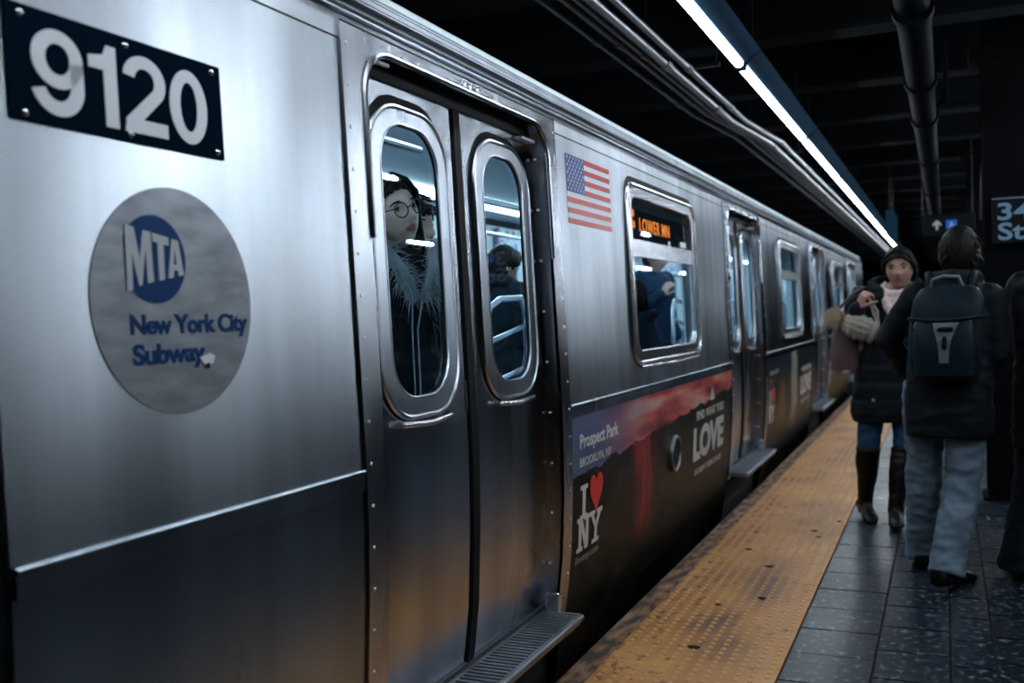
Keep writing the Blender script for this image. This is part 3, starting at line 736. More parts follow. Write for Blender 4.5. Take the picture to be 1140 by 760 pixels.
def build_car():
    car = empty('subway_car', (-1.25, (CAR0 + CAR1) / 2, -1.1))
    tag(car, 'brushed steel subway car numbered 9120 standing at the platform', 'train')
    # end panel with the car number, then three panels with a window each, then the far end panel
    cab = plate([(CAR0, -.32), (1.055, -.32), (1.055, SEAM), (CAR0, SEAM)], (), -.010, .006)
    obj('cab_panel', cab, M['steel'], car, smooth=True, angle=30)
    obj('cab_seal', plate([(1.055, -.32), (1.082, -.32), (1.082, SEAM), (1.055, SEAM)], (), -.012, .012), M['rubber'], car)
    obj('side_panel', plate([(1.085, .90), (DC[0] - FH - .004, .90), (DC[0] - FH - .004, SEAM), (1.085, SEAM)], (), 0, .006), M['steel'], car, smooth=True, angle=30)
    obj('lower_panel', plate([(1.085, -.32), (DC[0] - FH - .004, -.32), (DC[0] - FH - .004, .896), (1.085, .896)], (), 0, .006), M['steel_shaded'], car, smooth=True, angle=30)
    for i in range(3):
        c = (DC[i] + DC[i + 1]) / 2
        side_panel(car, DC[i] + FH + .004, DC[i + 1] - FH - .004, [rr(c - .65, c + .65, 1.06, 1.89, .09)])
        window_unit(car, c, i == 0)
    side_panel(car, DC[3] + FH + .004, CAR1)
    for i, c in enumerate(DC): door_unit(car, c, i < 2)
    # dark seams over the panels and the letter-board band, gutter and roof
    edges = [1.085] + [v for c in DC for v in (c - FH, c + FH)] + [CAR1]
    for i in range(0, len(edges), 2):
        obj('panel_seam', plate([(edges[i], SEAM), (edges[i + 1], SEAM), (edges[i + 1], SEAM + .005), (edges[i], SEAM + .005)], (), .0008, .004), M['rubber'], car)
    obj('letter_board', plate([(CAR0, SEAM + .005), (CAR1, SEAM + .005), (CAR1, BAND), (CAR0, BAND)], (), 0, .006), M['steel'], car)
    e = bx(2.05)
    g = bmesh.new(); extrude_xz(g, [(e - .03, 2.050), (e + .006, 2.050), (e + .015, 2.053), (e + .016, 2.058), (e + .012, 2.062), (e - .002, 2.078), (e - .03, 2.080)], CAR0, CAR1)
    obj('gutter_rail', g, M['steel'], car, smooth=True, angle=30)
    g = bmesh.new(); extrude_xz(g, [(e - .06, 2.07), (e - .018, 2.072), (e - .026, 2.112), (e - .06, 2.114)], CAR0, CAR1)
    obj('gutter_trough', g, M['roof'], car)
    pr = [(e - .07, 2.110)]; zz = 2.110
    for q_, hgt in enumerate((.006, .014, .007, .006)):
        xo = e - .012 - .004 * q_
        pr += [(xo - .010, zz), (xo, zz + .001), (xo - .0012, zz + hgt), (xo - .012, zz + hgt + .0005)]; zz += hgt + .0032
    pr += [(e - .08, zz + .002)]
    g = bmesh.new(); extrude_xz(g, pr, CAR0, CAR1); obj('roof_fascia', g, M['fascia'], car)
    prof = [(e - .05, 2.150), (-.20, 2.26), (-.45, 2.38), (-.85, 2.47), (-1.25, 2.50)]
    prof = prof + [(-2.5 - x, z) for x, z in prof[-2::-1]]
    prof = prof + [(x, z - .03) for x, z in prof[::-1]]
    g = bmesh.new(); extrude_xz(g, prof, CAR0, CAR1, 1); obj('roof', g, M['roof'], car, smooth=True, angle=40)
    obj('underframe', B(-2.42, -.13, CAR0, CAR1, -.95, .10), M['underbody'], car)
    # belt rail on the number panel, ridges over the advertisements
    for ya, yb, zt in [(1.09, DC[0] - FH - .006, .913)] + [(DC[i] + FH + .006, DC[i + 1] - FH - .006, .935) for i in range(3)] + [(DC[3] + FH + .006, CAR1, .935)]:
        g = bmesh.new(); b0 = bx(.9)
        extrude_xz(g, [(b0 - .004, zt - .044), (b0 + .006, zt - .044), (b0 + .007, zt - .005), (b0 + .011, zt - .002), (b0 + .011, zt + .003), (b0 + .006, zt + .007), (b0 - .006, zt + .008)], ya, yb)
        obj('belt_rail', g, M['steel_shaded'], car, smooth=True, angle=30)
    for i in range(3):
        advert(car, DC[i] + FH + .008, DC[i + 1] - FH - .008, 0, M['ad_gorge'] if i else M['ad_dusk'], i and 1)
    v = bmesh.new(); plate(circ(5.165, .538, .098), [circ(5.165, .538, .080)], .014, .012, v)
    loop_tube(v, circ(5.165, .538, .090), .014, .007)
    rv = obj('round_vent', v, M['steel_dark'], car, smooth=True, angle=30)
    g = bmesh.new(); plate(circ(5.165, .538, .082), (), .008, .003, g)
    for q in range(9): plate([(5.09, .472 + q * .016), (5.24, .472 + q * .016), (5.24, .479 + q * .016), (5.09, .479 + q * .016)], (), .010, .002, g)
    obj('grille', g, M['underbody'], rv)
    # number plate
    np_ = obj('number_plate', plate(rr(1.135, 1.645, 1.622, 1.812, .003, 2), (), .0045, .004), M['navy_plate'], car)
    nine_o, nine_i = [], []
    def stroke(polys, off=.0062): return side_polys(polys, off, .0015)
    def ell(cy, cz, ry, rz, a0, a1, n=22): return [(cy + ry * math.cos(math.radians(a0 + (a1 - a0) * i / n)), cz + rz * math.sin(math.radians(a0 + (a1 - a0) * i / n))) for i in range(n + 1)]
    def band(o_, i_): return o_ + i_[::-1]
    z0, z1 = 1.641, 1.785; zm = (z0 + z1) / 2; H = z1 - z0
    bm = bmesh.new()                         # 0
    plate(ell(1.5465, zm, .052, H / 2, 0, 360, 44)[:-1], [ell(1.5465, zm, .0235, H / 2 - .024, 0, 360, 44)[:-1]], .0062, .0015, bm); obj('digit', bm, M['white_vinyl'], np_)
    y = 1.181                                # 9
    bm = bmesh.new(); cz = z1 - .049; c9 = y + .053
    plate(ell(c9, cz, .053, .049, 0, 360, 44)[:-1], [ell(c9, cz, .025, .026, 0, 360, 44)[:-1]], .0062, .0015, bm)
    plate(band([(c9 + .053, cz)] + ell(c9 - .002, z0 + .052, .055, .052, 0, -165, 24), [(c9 + .025, cz)] + ell(c9 - .002, z0 + .052, .027, .027, 0, -165, 24)), (), .0062, .0015, bm)
    obj('digit', bm, M['white_vinyl'], np_)
    obj('digit', stroke([[(1.333, z0), (1.363, z0), (1.363, z1), (1.342, z1), (1.333, z1 - .018), (1.300, z1 - .024), (1.300, z1 - .045), (1.333, z1 - .045)]]), M['white_vinyl'], np_)   # 1
    y = 1.378; c2 = y + .053                 # 2
    top = ell(c2, z1 - .046, .053, .046, 172, -38, 24); inn = ell(c2, z1 - .046, .025, .023, 172, -38, 24)
    two = band(top + [(c2 - .008, z0 + .026)], inn + [(c2 - .052, z0 + .022)])
    bm = bmesh.new(); plate(two, (), .0062, .0015, bm); plate([(c2 - .054, z0), (c2 + .054, z0), (c2 + .054, z0 + .026), (c2 - .048, z0 + .026)], (), .0062, .0015, bm)
    obj('digit', bm, M['white_vinyl'], np_)
    for (yy, zz) in ((1.165, 1.797), (1.39, 1.797), (1.62, 1.797), (1.165, 1.636), (1.39, 1.636), (1.625, 1.636)):
        b = bmesh.new(); rivet(b, yy, zz, .0045, .0065); obj('screw', b, M['steel_bright'], np_, smooth=True)
    # round transport decal
    dc = obj('round_decal', plate(circ(1.487, 1.335, .215, 64), (), .002, .0015), M['decal_grey'], car, smooth=True, angle=30)
    d = []
    for i in range(61):
        t = math.radians(152 - 304 * i / 60); d.append((1.430 + .082 * math.cos(t), 1.412 + .082 * math.sin(t)))
    obj('blue_disc', side_polys([d], .0034), M['blue_vinyl'], dc)
    MTA = [[(1.358, 1.352), (1.371, 1.354), (1.373, 1.420), (1.387, 1.362), (1.394, 1.363), (1.407, 1.428), (1.409, 1.367), (1.424, 1.370), (1.422, 1.462), (1.403, 1.464), (1.392, 1.412), (1.381, 1.468), (1.360, 1.472)],
           [(1.438, 1.372), (1.453, 1.375), (1.454, 1.440), (1.468, 1.439), (1.468, 1.454), (1.426, 1.461), (1.426, 1.445), (1.439, 1.443)]]
    A_ = [(1.462, 1.377), (1.476, 1.379), (1.478, 1.392), (1.488, 1.393), (1.490, 1.382), (1.504, 1.385), (1.493, 1.449), (1.476, 1.452)]
    b = side_polys(MTA, .0048); plate(A_, [[(1.479, 1.403), (1.4865, 1.404), (1.483, 1.436)]], .0048, .0015, b)
    obj('logo_letters', b, M['logo_silver'], dc)
    obj('lettering', side_text('New York City', 1.361, 1.262, .325, .048, .0034, .034, .96), M['blue_vinyl'], dc)
    obj('lettering', side_text('Subway', 1.363, 1.206, .190, .050, .0034, .034, .96), M['blue_vinyl'], dc)
    obj('scuff', side_polys([[(1.535, 1.225), (1.565, 1.232), (1.578, 1.226), (1.572, 1.212), (1.548, 1.208)]], .0044), M['white_vinyl'], dc)
    obj('scuff', side_polys([[(1.548, 1.211), (1.562, 1.214), (1.560, 1.202), (1.550, 1.203)]], .005), M['black'], dc)
    # flag
    fy0, fy1, fz0, fz1 = 3.69, 4.245, 1.650, 1.925; fh = (fz1 - fz0) / 13
    fl_ = obj('flag_decal', plate([(fy0, fz0), (fy1, fz0), (fy1, fz1), (fy0, fz1)], (), .0018, .0015), M['white_vinyl'], car)
    for i in range(7):
        a = fy0 if i < 3 else fy0 + .215
        obj('stripe', side_polys([[(a, fz0 + 2 * i * fh), (fy1, fz0 + 2 * i * fh), (fy1, fz0 + (2 * i + 1) * fh), (a, fz0 + (2 * i + 1) * fh)]], .0028, .001), M['red_vinyl'], fl_)
    cn = obj('canton', side_polys([[(fy0, fz0 + 6 * fh), (fy0 + .215, fz0 + 6 * fh), (fy0 + .215, fz1), (fy0, fz1)]], .0028, .001), M['flag_blue'], fl_)
    b = bmesh.new(); ch, cw = 7 * fh, .215
    for r_ in range(9):
        for q in range(6 if r_ % 2 == 0 else 5):
            plate(star(fy0 + cw * (q + (.5 if r_ % 2 == 0 else 1)) / 6, fz1 - ch * (r_ + .75) / 9.6, .0075), (), .0036, .0008, b)
    obj('star_field', b, M['white_vinyl'], fl_)
    # inside
    obj('car_floor', B(-2.44, -.085, CAR0 + .05, CAR1 - .05, .11, .19), M['car_floor'], car)
    obj('car_ceiling', B(-2.40, -.11, CAR0 + .05, CAR1 - .05, 2.17, 2.20), M['car_ceiling'], car)
    holes = [[(c + .52, .20), (c + .52, 1.95), (c - .52, 1.95), (c - .52, .20)] for c in DC]
    holes = [[(c + .70, .20), (c + .70, 2.02), (c - .70, 2.02), (c - .70, .20)] for c in DC] + [rr(c - .69, c + .69, 1.05, 1.90, .07) for c in [(DC[i] + DC[i + 1]) / 2 for i in range(3)]]
    obj('side_lining', plate([(CAR0 + .05, .19), (CAR1 - .05, .19), (CAR1 - .05, 2.165), (CAR0 + .05, 2.165)], holes, -.078, .012), M['car_wall'], car)
    fw = bmesh.new()
    H2 = []
    for i, c in enumerate(DC):
        H2.append(rr(c - .50, c - .10, 1.07, 1.84, .12)); H2.append(rr(c + .10, c + .50, 1.07, 1.84, .12))
        if i < 3: H2.append(rr(c + 2.3 - .6, c + 2.3 + .6, 1.10, 1.80, .08))
    outer = [Vector((y, z, 0)) for y, z in [(CAR0, .1), (CAR1, .1), (CAR1, 2.2), (CAR0, 2.2)]]
    vs = [fw.verts.new((-2.42, p[0], p[1])) for p in [(CAR0, .1), (CAR1, .1), (CAR1, 2.2), (CAR0, 2.2)]] + [fw.verts.new((-2.42, *p)) for h in H2 for p in h]
    for t3 in tessellate_polygon([outer] + [[Vector((*p, 0)) for p in h] for h in H2]):
        try: fw.faces.new([vs[i] for i in t3])
        except ValueError: pass
    ex = bmesh.ops.extrude_face_region(fw, geom=fw.faces[:], use_keep_orig=True)
    for v in ex['geom']:
        if isinstance(v, bmesh.types.BMVert): v.co.x -= .05
    far = obj('far_side_wall', fw, M['car_wall'], car)
    for h in H2:
        b = bmesh.new(); fv = [b.verts.new((-2.445, y, z)) for y, z in h]; b.faces.new(fv)
        ex = bmesh.ops.extrude_face_region(b, geom=b.faces[:], use_keep_orig=True)
        for v in ex['geom']:
            if isinstance(v, bmesh.types.BMVert): v.co.x -= .006
        obj('far_window_pane', b, M['glass'], far)
    for e_ in (CAR0 + .02, CAR1 - .06): obj('end_wall', B(-2.44, -.075, e_, e_ + .04, -.3, 2.2), M['car_wall'], car)
    for y in [CAR0 + .25 + 1.5 * i for i in range(12)]:
        for x in (-.62, -1.88):
            obj('ceiling_lamp', B(x - .08, x + .08, y, y + 1.36, 2.135, 2.17, bev=.01), M['car_light'], car)
    for c in DC:
        for yy, x in ((c - .95, -1.25), (c + 1.35, -1.25)):
            obj('pole', T([(x, yy, .19), (x, yy, 2.17)], .017, 12), M['steel_bright'], car, smooth=True)
        obj('grab_rail', T([(-.55, c - .62, 1.95), (-.55, c + .62, 1.95)], .016, 10), M['steel_bright'], car, smooth=True)
        obj('grab_rail', T([(-1.95, c - .62, 1.95), (-1.95, c + .62, 1.95)], .016, 10), M['steel_bright'], car, smooth=True)
    # benches along both sides, rails at their ends, advertising cards above
    spans = [(1.1, DC[0] - .80)] + [(DC[i] + .80, DC[i + 1] - .80) for i in range(3)] + [(DC[3] + .80, CAR1 - .2)]
    for ya, yb in spans:
        for s, x0 in ((1, -.09), (-1, -2.41)):
            b = bmesh.new()
            pr = [(x0, .60), (x0 - s * .44, .62), (x0 - s * .46, .645), (x0 - s * .43, .665), (x0 - s * .10, .64), (x0 - s * .055, 1.02), (x0 - s * .02, 1.03), (x0, 1.03)]
            extrude_xz(b, pr, ya, yb); obj('bench', b, M['bench'], car)
            obj('card_frame', B(*sorted((x0 - s * .01, x0 - s * .05)), ya, yb, 1.86, 2.10), M['card'], car)
            obj('grab_rail', T([(x0 - s * .42, ya, 1.80), (x0 - s * .42, yb, 1.80)], .015, 10), M['steel_bright'], car, smooth=True)
    for c in DC:
        for sg in (1, -1):
            for x in (-.30, -2.2):
                y = c + sg * .64
                r_ = obj('end_rail', T([(x, y + sg * .03, .66), (x, y, 1.25), (x, y + sg * .05, 1.325), (x, y + sg * .15, 1.358), (x, y + sg * .36, 1.367), (x, y + sg * .42, 1.30), (x, y + sg * .42, .66)], .014, 10), M['steel_bright'], car, smooth=True)
                for za, zb in ((1.184, 1.251), (1.02, 1.075), (.85, .9)):
                    obj('cross_rail', T([(x, y, za), (x, y + sg * .42, zb)], .012, 8), M['steel_bright'], r_, smooth=True)
    return car
car = build_car()
car2 = copy_tree(car); car2.location.y += 18.95
car2['label'] = 'steel subway car coupled behind car 9120 at the far end of the train'
# ------------------------------------------------------------------ people
def cloth(name, c, rough=0.8, var=0.3, sc_=14):
    m = mat(name, c, rough, 0, 0.12); t = tex(m, (sc_, sc_, sc_), detail=5); N, L, P = nodes(m)
    L.new(ramp(m, t.outputs['Fac'], [(0.3, tuple(x * (1 - var) for x in c)), (0.7, tuple(x * (1 + var) for x in c))]).outputs[0], P.inputs['Base Color'])
    w = tex(m, (420, 420, 420), detail=1); bump(m, w.outputs['Fac'], 0.25, 0.001); return m
M['skin'] = mat('skin', (0.52, 0.31, 0.235), 0.48, 0, 0.4)
M['skin_pale'] = mat('pale_skin', (0.62, 0.42, 0.34), 0.48, 0, 0.4)
M['skin_olive'] = mat('olive_skin', (0.37, 0.205, 0.155), 0.5, 0, 0.35)
M['lips'] = mat('lips', (0.30, 0.125, 0.11), 0.45)
M['eye_white'] = mat('eye_white', (0.34, 0.32, 0.31), 0.25)
M['iris'] = mat('iris', (0.02, 0.012, 0.008), 0.12)
M['hair_dark'] = mat('dark_hair', (0.007, 0.006, 0.006), 0.55, 0, 0.10)
M['hair_brown'] = mat('brown_hair', (0.007, 0.005, 0.0045), 0.55, 0, 0.15)
M['coat_black'] = cloth('black_coat', (0.006, 0.009, 0.013), 0.6)
M['coat_navy'] = cloth('navy_coat', (0.005, 0.010, 0.020), 0.7)
M['coat_teal'] = cloth('teal_black_coat', (0.005, 0.013, 0.018), 0.7)
M['jacket_blue'] = cloth('blue_jacket', (0.008, 0.028, 0.065), 0.6)
M['denim'] = cloth('blue_denim', (0.018, 0.050, 0.105), 0.8, .35)
M['denim_pale'] = cloth('washed_denim', (0.135, 0.185, 0.24), 0.85, .3, 9)
M['leather'] = mat('black_leather', (0.004, 0.004, 0.004), 0.38, 0, 0.22)
M['boot_brown'] = mat('brown_boot_leather', (0.007, 0.005, 0.0045), 0.45, 0, 0.25)
M['scarf'] = cloth('pink_white_scarf', (0.62, 0.50, 0.49), 0.9, .15)
M['fur'] = mat('fur', (0.30, 0.31, 0.33), 0.7)
M['knit'] = mat('beige_knit', (0.30, 0.27, 0.23), 0.9)
M['pompom'] = mat('pompom', (0.44, 0.34, 0.26), 0.9)
M['bag_pink'] = mat('dusty_pink_leather', (0.095, 0.052, 0.050), 0.5)
M['zip'] = mat('zip_metal', (0.6, 0.62, 0.65), 0.3, 1.0)
M['pack'] = cloth('backpack_cloth', (0.006, 0.015, 0.023), 0.55)
M['pack_panel'] = mat('grey_pack_panel', (0.11, 0.13, 0.155), 0.5)
M['frame_plastic'] = mat('glasses_frame', (0.012, 0.010, 0.010), 0.25)
M['lens'] = glass('lens_glass', (0.93, 0.96, 0.97), 0.5)
M['paper'] = mat('pale_paper', (0.6, 0.62, 0.64), 0.5)

def remeshed(bm, voxel, smooth=2, wr=0.0, ws=9.0, seed=0, quilt=None):
    """union of overlapping closed shapes into one continuous skin"""
    me = bpy.data.meshes.new('t'); bmesh.ops.recalc_face_normals(bm, faces=bm.faces[:]); bm.to_mesh(me); bm.free()
    o = bpy.data.objects.new('t', me); COL.objects.link(o)
    r = o.modifiers.new('r', 'REMESH'); r.mode = 'VOXEL'; r.voxel_size = voxel
    if smooth:
        s = o.modifiers.new('s', 'SMOOTH'); s.iterations = smooth; s.factor = 0.5
    dg = bpy.context.evaluated_depsgraph_get(); dg.update()
    out = bpy.data.meshes.new_from_object(o.evaluated_get(dg))
    COL.objects.unlink(o); bpy.data.objects.remove(o); bpy.data.meshes.remove(me)
    if wr or quilt:
        cos = [v.co.copy() for v in out.vertices]; nos = [v.normal.copy() for v in out.vertices]
        off = Vector((seed * 3.1, seed * 1.7, seed * .9))
        for v, c, n in zip(out.vertices, cos, nos):
            d = 0
            if wr:
                q = Vector((c.x * ws, c.y * ws, c.z * ws * 1.7)) + off
                a = 1 - abs(noise.noise(q)) * 2.2; b = noise.noise(q * 2.3)
                d += wr * (a * .7 + b * .5 - .3)
            if quilt: d += quilt[1] * (abs(math.sin(PI * c.z / quilt[0])) ** .6 - .6)
            v.co = c + n * d
    return out
def emit_mesh(name, me, m, X, parent=None):
    me.transform(X); return link(name, me, m, parent, True, None)

def head_bm(H, wide=1.0):
    """one closed head with jaw, brow, sockets, nose, lips, chin and ears; face looks along +Y of H, origin at the middle of the skull"""
    bm = bmesh.new(); bmesh.ops.create_icosphere(bm, subdivisions=5, radius=1)
    g = lambda a, c, s: math.exp(-((a - c) / s) ** 2)
    for v in bm.verts:
        x, y, z = v.co
        X, Yv, Z = x * .076 * wide, y * .097, z * .118
        if z < 0:
            k = min(1, -z); X *= 1 - .30 * k ** 1.4
            if y < 0: Yv *= 1 - .42 * k; 
            else: Yv *= 1 - .04 * k
            Yv += .010 * k
        if y < 0 and z > -.2: Yv *= 1.03
        if y > .2:
            f = min(1, (y - .2) / .35)
            Yv -= f * .010 * g(z, .08, .20) * (g(X, .034, .017) + g(X, -.034, .017))      # eye sockets
            Yv += f * .005 * g(Z, .030, .012) * g(X, 0, .05)                              # brow
            nz = g(Z, -.026, .016) * .024 + (.012 * g(Z, -.004, .020)) + .005 * g(Z, .014, .014)
            Yv += f * nz * g(X, 0, .0115 if Z > -.016 else .0150)                         # nose
            Yv += f * .005 * g(Z, -.034, .009) * (g(X, .013, .008) + g(X, -.013, .008))   # nostril wings
            Yv += f * (.0085 * g(Z, -.054, .0058) + .009 * g(Z, -.0665, .0066) - .006 * g(Z, -.0602, .0022)) * g(X, 0, .021)  # lips
            Yv -= f * .004 * g(Z, -.079, .007) * g(X, 0, .03)
            Yv += f * .009 * g(Z, -.098, .014) * g(X, 0, .024)                            # chin
            Yv += f * .004 * g(Z, -.012, .022) * (g(X, .045, .018) + g(X, -.045, .018))   # cheekbones
        v.co = Vector((X, Yv, Z))
    for s in (-1, 1):
        r = bmesh.ops.create_icosphere(bm, subdivisions=3, radius=1)
        for v in r['verts']:
            c = v.co; rad = math.hypot(c.y, c.z)
            dish = .35 if rad < .62 else 1.0
            v.co = Vector((s * (.072 * wide + .011 + c.x * .010 * dish * s), -.012 + c.y * .017 - .006 * abs(c.x), -.006 + c.z * .031 + c.y * .006))
    bmesh.ops.transform(bm, matrix=H, verts=bm.verts[:]); return bm
def add(bm, other):
    me = bpy.data.meshes.new('t'); other.to_mesh(me); other.free(); bm.from_mesh(me); bpy.data.meshes.remove(me)

def hand_bm(bm, w, d, n, thumb, curl=0.5, spread=.12, k=1.0):
    """palm, five separate bent fingers; w wrist, d finger direction, n palm normal, thumb = +-1 side of d x n"""
    d = Vector(d).normalized(); n = (Vector(n) - d * d.dot(Vector(n))).normalized(); s = d.cross(n) * thumb; w = Vector(w)
    rings = []
    for t, wd, th in ((-.012, .024, .018), (.012, .029, .019), (.045, .040, .016), (.078, .042, .014), (.090, .038, .011)):
        c = w + d * t * k; rings.append([c + (s * math.cos(2 * PI * q / 12) * wd + n * math.sin(2 * PI * q / 12) * th) * k for q in range(12)])
    ring_loft(bm, rings)
    for i, (o, L) in enumerate(((.030, .072), (.010, .082), (-.011, .076), (-.031, .060))):
        p = w + (d * .078 + s * o) * k; pts = [p - d * .012 * k]; a = curl * .45; di = (d + s * (o * spread / .03 * .6)).normalized()
        seg = (.45, .31, .24)
        pts.append(p)
        for q in range(3):
            dd = di * math.cos(a) + n * math.sin(a); p = p + dd * L * seg[q] * k; pts.append(p); a += curl * (1.0 if q == 0 else .75)
        tube(bm, pts, [.0095 * k, .0095 * k, .0088 * k, .0080 * k, .0066 * k], 8, rounded=True)
    p = w + (d * .022 + s * .026) * k; a = .75
    dd = (d * math.cos(a) + s * math.sin(a) + n * .35).normalized(); p2 = p + dd * .040 * k
    d3 = (d * .9 + s * .25 + n * (.3 + .5 * curl)).normalized(); p3 = p2 + d3 * .032 * k; p4 = p3 + (d3 + n * .3 * curl).normalized() * .025 * k
    tube(bm, [p - dd * .012 * k, p, p2, p3, p4], [.013 * k, .0135 * k, .0112 * k, .010 * k, .0078 * k], 8, rounded=True)

def sole(bm, ank, yaw=0.0, pitch=0.0, L=.265, wd=.047, h=.085, heel=0.0):
    """shoe shape: heel, arch, toe; toes point along +Y turned by yaw; pitch lifts the heel about the toe"""
    R = Matrix.Translation(Vector(ank)) @ Matrix.Rotation(yaw, 4, 'Z') @ Matrix.Rotation(-pitch, 4, 'X')
    rings = []; az = ank[2]
    for t, w_, hh in ((-.075, .6, .5), (-.068, .82, .85), (-.04, .90, 1.05), (.0, .84, 1.1), (.05, .86, .92), (.10, 1.0, .72), (.15, 1.0, .56), (.175, .78, .44), (.188, .4, .28)):
        t *= L / .265; b = -.085 + (heel * max(0, 1 - (t + .075) / .12) * .3)
        ring = []
        for q in range(14):
            a = 2 * PI * q / 14; cx_ = math.cos(a); sz = math.sin(a)
            zz = b + (h * hh) * (.5 + .5 * (abs(sz) ** .7) * (1 if sz > 0 else -1))
            ring.append(R @ Vector((w_ * wd * (abs(cx_) ** .75) * (1 if cx_ > 0 else -1) * (.8 if sz > .5 else 1), t, zz)))
        rings.append(ring)
    ring_loft(bm, rings)

def torso(bm, secs, seg=20):
    """stack of superellipse sections (z, cx, cy, rx, ry)"""
    rings = []
    for z, cx_, cy_, rx, ry in secs:
        rings.append([(cx_ + rx * (abs(math.cos(a)) ** .8) * (1 if math.cos(a) >= 0 else -1), cy_ + ry * (abs(math.sin(a)) ** .8) * (1 if math.sin(a) >= 0 else -1), z) for a in (2 * PI * q / seg for q in range(seg))])
    ring_loft(bm, rings); return bm

def person(label, X, J, skin, voxel=.0048, group=None, wide=1.0, curl=(.6, .6)):
    """one continuous body from joints J (local, facing +Y); returns body and head matrix"""
    J = {k: (Vector(v) if not isinstance(v, (int, float)) and k not in ('hand_l', 'hand_r', 'head_rot') else v) for k, v in J.items()}
    bm = bmesh.new()
    hz, pz, sh = J['hip_l'], J['pelvis'], J['chest']
    H = Matrix.Translation(J['head']) @ Matrix.Rotation(J['head_rot'][0], 4, 'Z') @ Matrix.Rotation(J['head_rot'][1], 4, 'X') @ Matrix.Rotation(J['head_rot'][2], 4, 'Y')
    tw = J.get('girth', 1.0)
    up = (J['chest'] - J['pelvis'])
    tube(bm, [J['pelvis'] - Vector((0, 0, .07)), J['pelvis'], J['pelvis'] + up * .45, J['chest'], J['neck'] - Vector((0, 0, .05))], [.12 * tw, .145 * tw, .125 * tw, .150 * tw, .075], 18, flat=(Vector((0, 1, 0)), .72), rounded=True)
    tube(bm, [J['shoulder_l'] * .8 + J['chest'] * .2, (J['shoulder_l'] + J['shoulder_r']) / 2 + Vector((0, 0, .03)), J['shoulder_r'] * .8 + J['chest'] * .2], [.055, .07, .055], 12, rounded=True)
    tube(bm, [J['neck'] - Vector((0, 0, .07)), J['neck'], H @ Vector((0, -.018, -.05))], [.058, .052, .050], 14, rounded=True)
    for s in 'lr':
        tube(bm, [J['hip_' + s], J['hip_' + s] * .5 + J['knee_' + s] * .5, J['knee_' + s], J['knee_' + s] * .68 + J['ankle_' + s] * .32, J['ankle_' + s]], [.082 * tw, .072 * tw, .055, .054, .036], 14, rounded=True)
        tube(bm, [J['shoulder_' + s], J['shoulder_' + s] * .5 + J['elbow_' + s] * .5, J['elbow_' + s], J['elbow_' + s] * .7 + J['wrist_' + s] * .3, J['wrist_' + s]], [.050, .043, .036, .036, .025], 12, rounded=True)
        hd = J['hand_' + s]
        hand_bm(bm, J['wrist_' + s], hd[0], hd[1], hd[2], curl[0 if s == 'l' else 1])
        sole(bm, J['ankle_' + s], J.get('foot_yaw_' + s, 0.0), J.get('foot_pitch_' + s, 0.0), .235, .038, .075)
    add(bm, head_bm(H, wide))
    me = remeshed(bm, voxel, 1)
    Hi = H.inverted()
    o = None
    for mm in (skin, M['lips']): me.materials.append(mm)
    mi = []
    for p in me.polygons:
        c = Hi @ p.center; k = 0
        if c.y > .06 and abs(c.x) < .024 and -.0745 < c.z + .006 * 0 and c.z < -.0475 + .004 * (1 - abs(c.x) / .024) and ((c.x / .0245) ** 2 + ((c.z + .0605) / .0115) ** 2) < 1: k = 1
        mi.append(k)
    me.polygons.foreach_set('material_index', mi)
    me.transform(X); me.shade_smooth()
    o = bpy.data.objects.new('person', me); COL.objects.link(o); tag(o, label, 'person', group)
    for s in (-1, 1):
        b = bmesh.new(); bmesh.ops.create_uvsphere(b, u_segments=20, v_segments=14, radius=.0118)
        gz = J.get('gaze', (0, 1, 0)); gv = Vector(gz).normalized()
        for f in b.faces:
            cc = f.calc_center_median().normalized(); f.material_index = 1 if cc.dot(gv) > .82 else 0
        bmesh.ops.transform(b, matrix=X @ H @ Matrix.Translation((s * .0335, .0715, .007)), verts=b.verts[:])
        me2 = bpy.data.meshes.new('eye'); b.to_mesh(me2); b.free(); link('eye', me2, [M['eye_white'], M['iris']], o, True, None)
        b = bmesh.new()
        tube(b, [(s * .014, .0905, .0265), (s * .030, .0900, .0320), (s * .044, .0800, .0295), (s * .053, .068, .023)], [.0026, .0034, .0030, .0012], 8, flat=(Vector((0, 1, 0)), .6))
        bmesh.ops.transform(b, matrix=X @ H, verts=b.verts[:]); obj('eyebrow', b, M['hair_dark'], o, smooth=True)
        b = bmesh.new()
        tube(b, [(s * .020, .0815, .0100), (s * .0335, .0845, .0145), (s * .047, .0765, .0105)], [.0012, .0024, .0012], 8)
        bmesh.ops.transform(b, matrix=X @ H, verts=b.verts[:]); obj('eyelid', b, M['hair_dark'], o, smooth=True)
    return o, H
def cap_hair(bm, H, front=.045, low=-.09, puff=1.0, fringe=0.0, wide=1.0, nf=9.0):
    """shell of hair over the skull, open at the face"""
    t = bmesh.new(); bmesh.ops.create_icosphere(t, subdivisions=5, radius=1)
    kill = []
    for v in t.verts:
        x, y, z = v.co
        c = Vector((x * .085 * puff * wide, y * .106 * puff - .006, z * .126 * puff + .004))
        k = noise.noise(Vector((x * nf, y * nf, z * 1.6))) * .004; c += v.co * k
        v.co = c
        hair_line = front + .030 * (abs(c.x) / .07) ** 2 * -1
        if c.z < low or (c.y > -.005 and c.z < -.02) or (c.y > .03 and c.z < hair_line + fringe): kill.append(v)
    bmesh.ops.delete(t, geom=kill, context='VERTS')
    ex = bmesh.ops.extrude_face_region(t, geom=t.faces[:], use_keep_orig=True)
    for v in ex['geom']:
        if isinstance(v, bmesh.types.BMVert): v.co *= .93
    bmesh.ops.transform(t, matrix=H, verts=t.verts[:]); add(bm, t)
